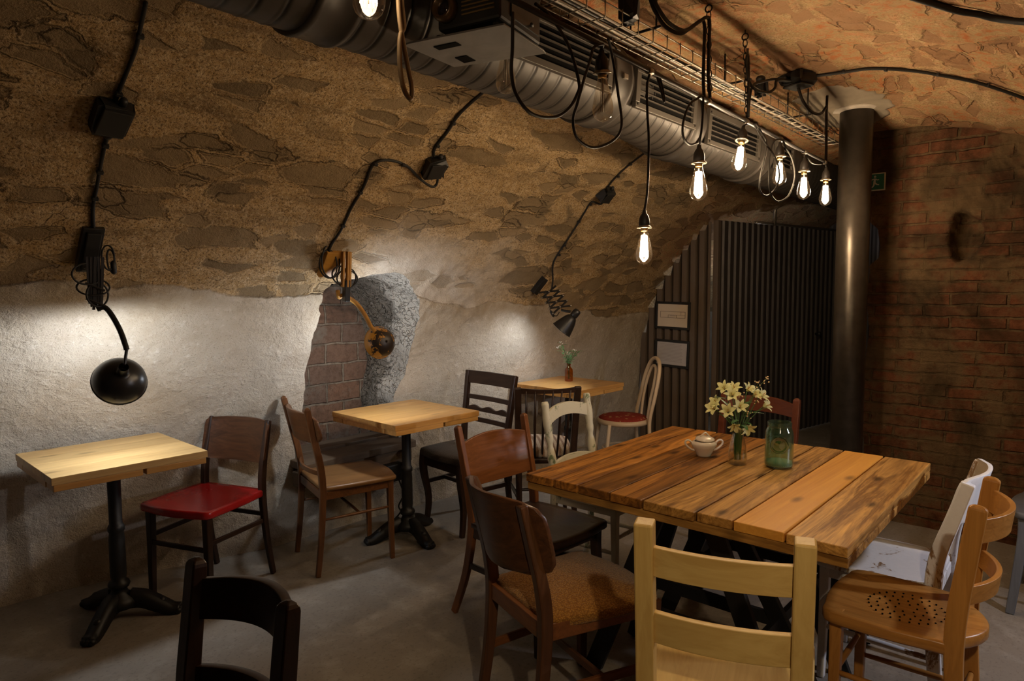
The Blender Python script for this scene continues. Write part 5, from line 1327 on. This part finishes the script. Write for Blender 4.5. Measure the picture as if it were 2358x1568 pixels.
VASE_G = thin_glass('clear_vase_glass', (.96, .95, .92), 1.8, .04, .09); WATER = thin_glass('vase_water', (.92, .92, .86), .6, .02, .02)
t = thing('glass_vase', 'clear glass bottle vase holding pale yellow flowers on the big table', 'vase', (2.528, 1.052, .761))
vp = [(.001, .001), (.034, .001), (.0365, .004), (.0365, .035), (.035, .055), (.027, .095), (.0195, .120), (.0185, .134), (.022, .140), (.0215, .142)]
bm = bmesh.new(); lathe(bm, vp, 32, None, False); lathe(bm, [(max(r - .0022, .0005), z + .003) for r, z in vp[:-1]], 32, None, False); obj('glass', bm, VASE_G, t, True)
bm = bmesh.new(); lathe(bm, [(.001, .005), (.033, .006), (.0335, .052), (.001, .052)], 28); obj('water', bm, WATER, t, True)
STEM = plain('green_stem', (.055, .11, .025), .5, 0, .4, .3, 40); LEAF = plain('dark_green_leaf', (.035, .10, .022), .42, 0, .4, .35, 25); LEAF2 = plain('grey_green_leaf', (.22, .42, .20), .5, 0, .3, .3, 30)
def mat_petal():
    T = NT('pale_yellow_petal'); n = T.noise(T.coord(), 50, 4, .6).outputs[0]
    col = T.mix(n, (.56, .57, .22), (.80, .77, .44))
    d = T.bsdf(col, .5, 0, None, .25); tr = T.n('BsdfTranslucent'); tr.inputs[0].default_value = (.7, .65, .25, 1)
    m = T.n('MixShader'); m.inputs[0].default_value = .25; T.set(m.inputs[1], d); T.set(m.inputs[2], tr.outputs[0]); return T.done(m.outputs[0])
PETAL = mat_petal(); BUD = plain('peach_buds', (.66, .46, .22), .6); CENTRE = plain('flower_centre', (.45, .22, .05), .6)
def leaf(bm, base, d, L, W, droop=.3, fold=.25):
    d = Vector(d).normalized(); s, u = frame_of(d); n = 9; rows = []
    for i in range(n + 1):
        q = i / n; w = W * math.sin(PI * min(q * .94 + .03, 1)) ** .8 * (1 - .25 * q); c = Vector(base) + d * (L * q) - Vector((0, 0, 1)) * droop * L * q * q
        rows.append([bm.verts.new(c - s * w / 2 + u * fold * w * .5), bm.verts.new(c), bm.verts.new(c + s * w / 2 + u * fold * w * .5)])
    for a, b in zip(rows, rows[1:]):
        for k in range(2): bm.faces.new((a[k], a[k + 1], b[k + 1], b[k]))
def blossom(bm, c, d, size, rnd):
    d = Vector(d).normalized(); s, u = frame_of(d)
    for k in range(6):
        a = 2 * PI * k / 6 + rnd; rad = s * math.cos(a) + u * math.sin(a); tan = d.cross(rad); rows = []; wmax = size * (.56 if k % 2 else .38)
        for i in range(8):
            q = i / 7; out = size * (.10 + .78 * q ** 1.6); fwd = size * (1.05 * q - .42 * q ** 3.2)
            w = wmax * math.sin(PI * (.12 + .83 * q)) ** .9
            p = Vector(c) + d * fwd + rad * out
            rows.append([bm.verts.new(p - tan * w / 2 + rad * .12 * w), bm.verts.new(p - d * .05 * size), bm.verts.new(p + tan * w / 2 + rad * .12 * w)])
        for A, B in zip(rows, rows[1:]):
            for j in range(2): bm.faces.new((A[j], A[j + 1], B[j + 1], B[j]))
t = thing('flower_bouquet', 'bunch of pale yellow lily-like flowers with green leaves in the clear vase', 'flowers', (2.528, 1.052, .765))
random.seed(11)
rt = Vector((.663, -.749, 0)); tow = Vector((-.749, -.663, 0))     # sideways and towards the room's front
FL = [(-.060, .150, .02), (-.035, .185, .0), (-.085, .165, -.01), (-.015, .150, .04), (-.095, .120, .03), (.035, .195, -.01), (.060, .180, .02), (.075, .150, .02), (-.055, .215, -.02), (-.030, .085, .04), (.022, .088, .03), (.085, .165, -.02)]
FL = [(-.055, .292, 0), (-.032, .268, .02), (-.012, .285, -.02), (.036, .285, -.01), (.055, .268, .01), (.082, .262, .0), (.095, .225, .01), (-.085, .236, .0), (-.096, .215, .01), (-.050, .207, .03), (-.008, .225, .035), (-.025, .158, .03), (.022, .152, .03)]
for i, (a, h, f) in enumerate(FL):
    c = rt * a + tow * f + Vector((0, 0, h)); dirv = rt * a * 5 + tow * (.35 + f * 6) + Vector((0, 0, .35 if h > .18 else -.35)); dirv.normalize()
    base = rt * (a * .12) + tow * f * .1 + Vector((0, 0, .012)); mid = rt * a * .22 + tow * f * .2 + Vector((0, 0, .135))
    bm = bmesh.new(); tube(bm, smooth_path([base, mid, c.lerp(mid, .35) + Vector((0, 0, .008)), c], 5), .0021, 6); st = obj('stem', bm, STEM, t, True)
    bm = bmesh.new(); blossom(bm, c, dirv, .031 + .009 * random.random(), random.random()); b = obj('blossom', bm, PETAL, t, True)
    bm = bmesh.new()
    for k in range(4):
        q = dirv + Vector((random.uniform(-.25, .25), random.uniform(-.25, .25), random.uniform(-.25, .25))); tube(bm, [c, c + q * .024], .0007, 5)
    obj('stamens', bm, CENTRE, b)
for a, h, f, L, dr in ((-.075, .262, 0, .075, .1), (.03, .195, .01, .11, .12), (-.02, .185, .03, .07, .5), (.02, .22, -.02, .08, .3), (-.04, .18, -.02, .07, .4), (.045, .205, .0, .085, .35), (.01, .24, .02, .07, .3), (-.02, .22, -.03, .07, .1), (.0, .165, .03, .06, .7), (.015, .17, .02, .06, .6)):
    bm = bmesh.new(); leaf(bm, rt * a * .4 + tow * f + Vector((0, 0, h - .01)), rt * (a * 16 + random.uniform(-.2, .2)) + tow * (f * 14 + .1) + Vector((0, 0, .35)), L, .024, dr); obj('leaf', bm, LEAF, t, True)
for pts in (((.0, .14, 0), (.06, .27, -.01), (.112, .332, -.01)), ((.0, .14, 0), (.045, .25, .01), (.062, .262, .03)), ((0, .14, 0), (-.01, .24, .02), (.0, .272, .02)), ((0, .12, .02), (.018, .175, .045), (.024, .205, .05)), ((0, .13, 0), (.05, .27, 0), (.075, .312, .0))):
    P = [rt * a + tow * f + Vector((0, 0, h)) for a, h, f in pts]; bm = bmesh.new(); tube(bm, smooth_path(P, 5), .0009, 5); sp = obj('sprig', bm, STEM, t)
    bm = bmesh.new()
    for k in range(8):
        q = P[2] + Vector((random.uniform(-.016, .012), random.uniform(-.012, .012), random.uniform(-.022, .012))); bmesh.ops.create_icosphere(bm, subdivisions=1, radius=random.uniform(.002, .0038), matrix=Matrix.Translation(q))
    obj('buds', bm, BUD, sp, True)
t = thing('glass_jar', 'green glass jar with a round boss and pale sand inside, on the big table', 'jar', (2.586, .912, .761))
GREEN_G = thin_glass('green_jar_glass', (.66, .80, .72), 1.5, .04, .08, .035, (.20, .34, .26)); BOSS_G = thin_glass('green_boss_glass', (.42, .60, .50), 1.5, .03, .10)
jp = [(.001, .001), (.044, .001), (.051, .006), (.0525, .016), (.0525, .125), (.050, .142), (.045, .152), (.044, .160), (.0455, .163), (.044, .166), (.0455, .172), (.0445, .176)]
bm = bmesh.new(); lathe(bm, jp, 40, None, False); lathe(bm, [(max(r - .0035, .0005), z + .005) for r, z in jp[:-1]], 40, None, False); obj('glass', bm, GREEN_G, t, True)
bm = bmesh.new(); lathe(bm, [(.001, .0065), (.0475, .008), (.0485, .024), (.03, .029), (.001, .027)], 36); obj('sand', bm, plain('pale_green_sand', (.30, .42, .30), .8, 0, .2, .2, 90), t, True)
dj = Vector((-.94, -.33, 0)).normalized(); Mj = axis_matrix(dj * .0495 + Vector((0, 0, .095)), dj)
bm = bmesh.new(); lathe(bm, [(.031, .0), (.0335, .004), (.030, .0065), (.026, .0045), (.018, .005), (.001, .0055)], 32, Mj, False); obj('round_boss', bm, BOSS_G, t, True)
t = thing('amber_bottle', 'small brown glass bottle with white-flowered sprigs on the far table', 'bottle', (4.072, 3.026, .751))
AMB = thin_glass('amber_glass', (.74, .38, .08), .9, .05, .06)
bp = [(.001, .001), (.028, .001), (.031, .005), (.031, .080), (.028, .094), (.016, .108), (.013, .114), (.013, .126), (.016, .128), (.016, .134), (.013, .136)]
bm = bmesh.new(); lathe(bm, bp, 28, None, False); obj('glass', bm, AMB, t, True)
t = thing('herb_sprigs', 'green leafy sprigs with tiny white flowers standing in the brown bottle', 'flowers', (4.072, 3.026, .76))
random.seed(21); WHT = plain('white_florets', (.75, .72, .66), .6)
for k in range(9):
    a = -.075 + .15 * k / 8; h = .20 + random.uniform(-.03, .05) + (.07 if k in (0, 1) else 0); f = random.uniform(-.03, .03)
    P = [Vector((0, 0, .01)) + rt * a * .05, rt * a * .15 + Vector((0, 0, .13)), rt * a + tow * f + Vector((0, 0, h))]
    bm = bmesh.new(); Q = smooth_path(P, 6); tube(bm, Q, .0014, 5); sp = obj('sprig', bm, STEM, t)
    for j in range(7):
        q = Q[min(6 + j, 12)]; bm = bmesh.new(); leaf(bm, q, rt * random.uniform(-1, 1) + tow * random.uniform(-1, 1) + Vector((0, 0, .5)), .045, .022, .4); obj('leaf', bm, LEAF2, sp, True)
    if k in (0, 1, 4, 6):
        bm = bmesh.new()
        for j in range(10): bmesh.ops.create_icosphere(bm, subdivisions=1, radius=.0045, matrix=Matrix.Translation(P[2] + Vector((random.uniform(-.014, .014), random.uniform(-.014, .014), random.uniform(-.008, .012)))))
        obj('florets', bm, WHT, sp, True)

# ------------------------------------------------------------------ light beyond the frame: a wall lamp on the opposite side, the passage lights
def spot(name, loc, target, W, color, size, blend, radius):
    l = bpy.data.lights.new(name, 'SPOT'); l.energy = W; l.color = color; l.spot_size = R(size); l.spot_blend = blend; l.shadow_soft_size = radius
    o = bpy.data.objects.new(name, l); COL.objects.link(o); o.location = loc; o.rotation_euler = (Vector(target) - Vector(loc)).to_track_quat('-Z', 'Y').to_euler()
def point(name, loc, W, color, radius):
    l = bpy.data.lights.new(name, 'POINT'); l.energy = W; l.color = color; l.shadow_soft_size = radius
    o = bpy.data.objects.new(name, l); COL.objects.link(o); o.location = loc
spot('opposite_wall_lamp_light', (2.95, -.72, 1.35), (2.75, .75, .35), 48, (.86, .88, 1.0), 95, .5, .03)
spot('front_fill_spot', (.25, -.30, 1.95), (2.1, .75, .55), 62, (1.0, .78, .50), 70, .7, .03)  # added unseen fill that warms the front chairs, aimed clear of the left
point('passage_light', (6.9, 1.55, 2.25), 5, (.80, .84, 1.0), .05)
point('room_behind_partition_light', (6.1, 2.72, 1.3), 7, (.92, .95, 1.0), .06)
w = bpy.data.worlds.new('World'); SC.world = w; w.use_nodes = True
w.node_tree.nodes['Background'].inputs[0].default_value = (1, .8, .6, 1); w.node_tree.nodes['Background'].inputs[1].default_value = 0.0

# ------------------------------------------------------------------ camera
def camera():
    f, pitch, roll, H, TH = 1536.6, 0.0764, -0.0059, 1.452, R(41.5)
    right = Vector((math.sin(TH), -math.cos(TH), 0)); ahead = Vector((math.cos(TH), math.sin(TH), 0))
    c, s = math.cos(pitch), math.sin(pitch)
    fwd = ahead * c + Vector((0, 0, -s)); down = -ahead * s + Vector((0, 0, -c))
    cr, sr = math.cos(-roll), math.sin(-roll)
    r2 = right * cr + down * sr; d2 = -right * sr + down * cr
    M = Matrix((r2, -d2, -fwd)).transposed().to_4x4(); M.translation = (0, 0, H)
    cd = bpy.data.cameras.new('Camera'); cd.sensor_width = 36; cd.lens = f * 36 / 2358; cd.clip_start = .02
    o = bpy.data.objects.new('Camera', cd); COL.objects.link(o); o.matrix_world = M; SC.camera = o
camera()
vs = SC.view_settings; vs.view_transform = 'Standard'; vs.look = 'None'; vs.gamma = 1; vs.use_curve_mapping = False; vs.exposure = -0.1
SC.cycles.max_bounces = 8; SC.cycles.transparent_max_bounces = 16; SC.cycles.caustics_reflective = False; SC.cycles.caustics_refractive = False
SC.cycles.sample_clamp_indirect = 4.0
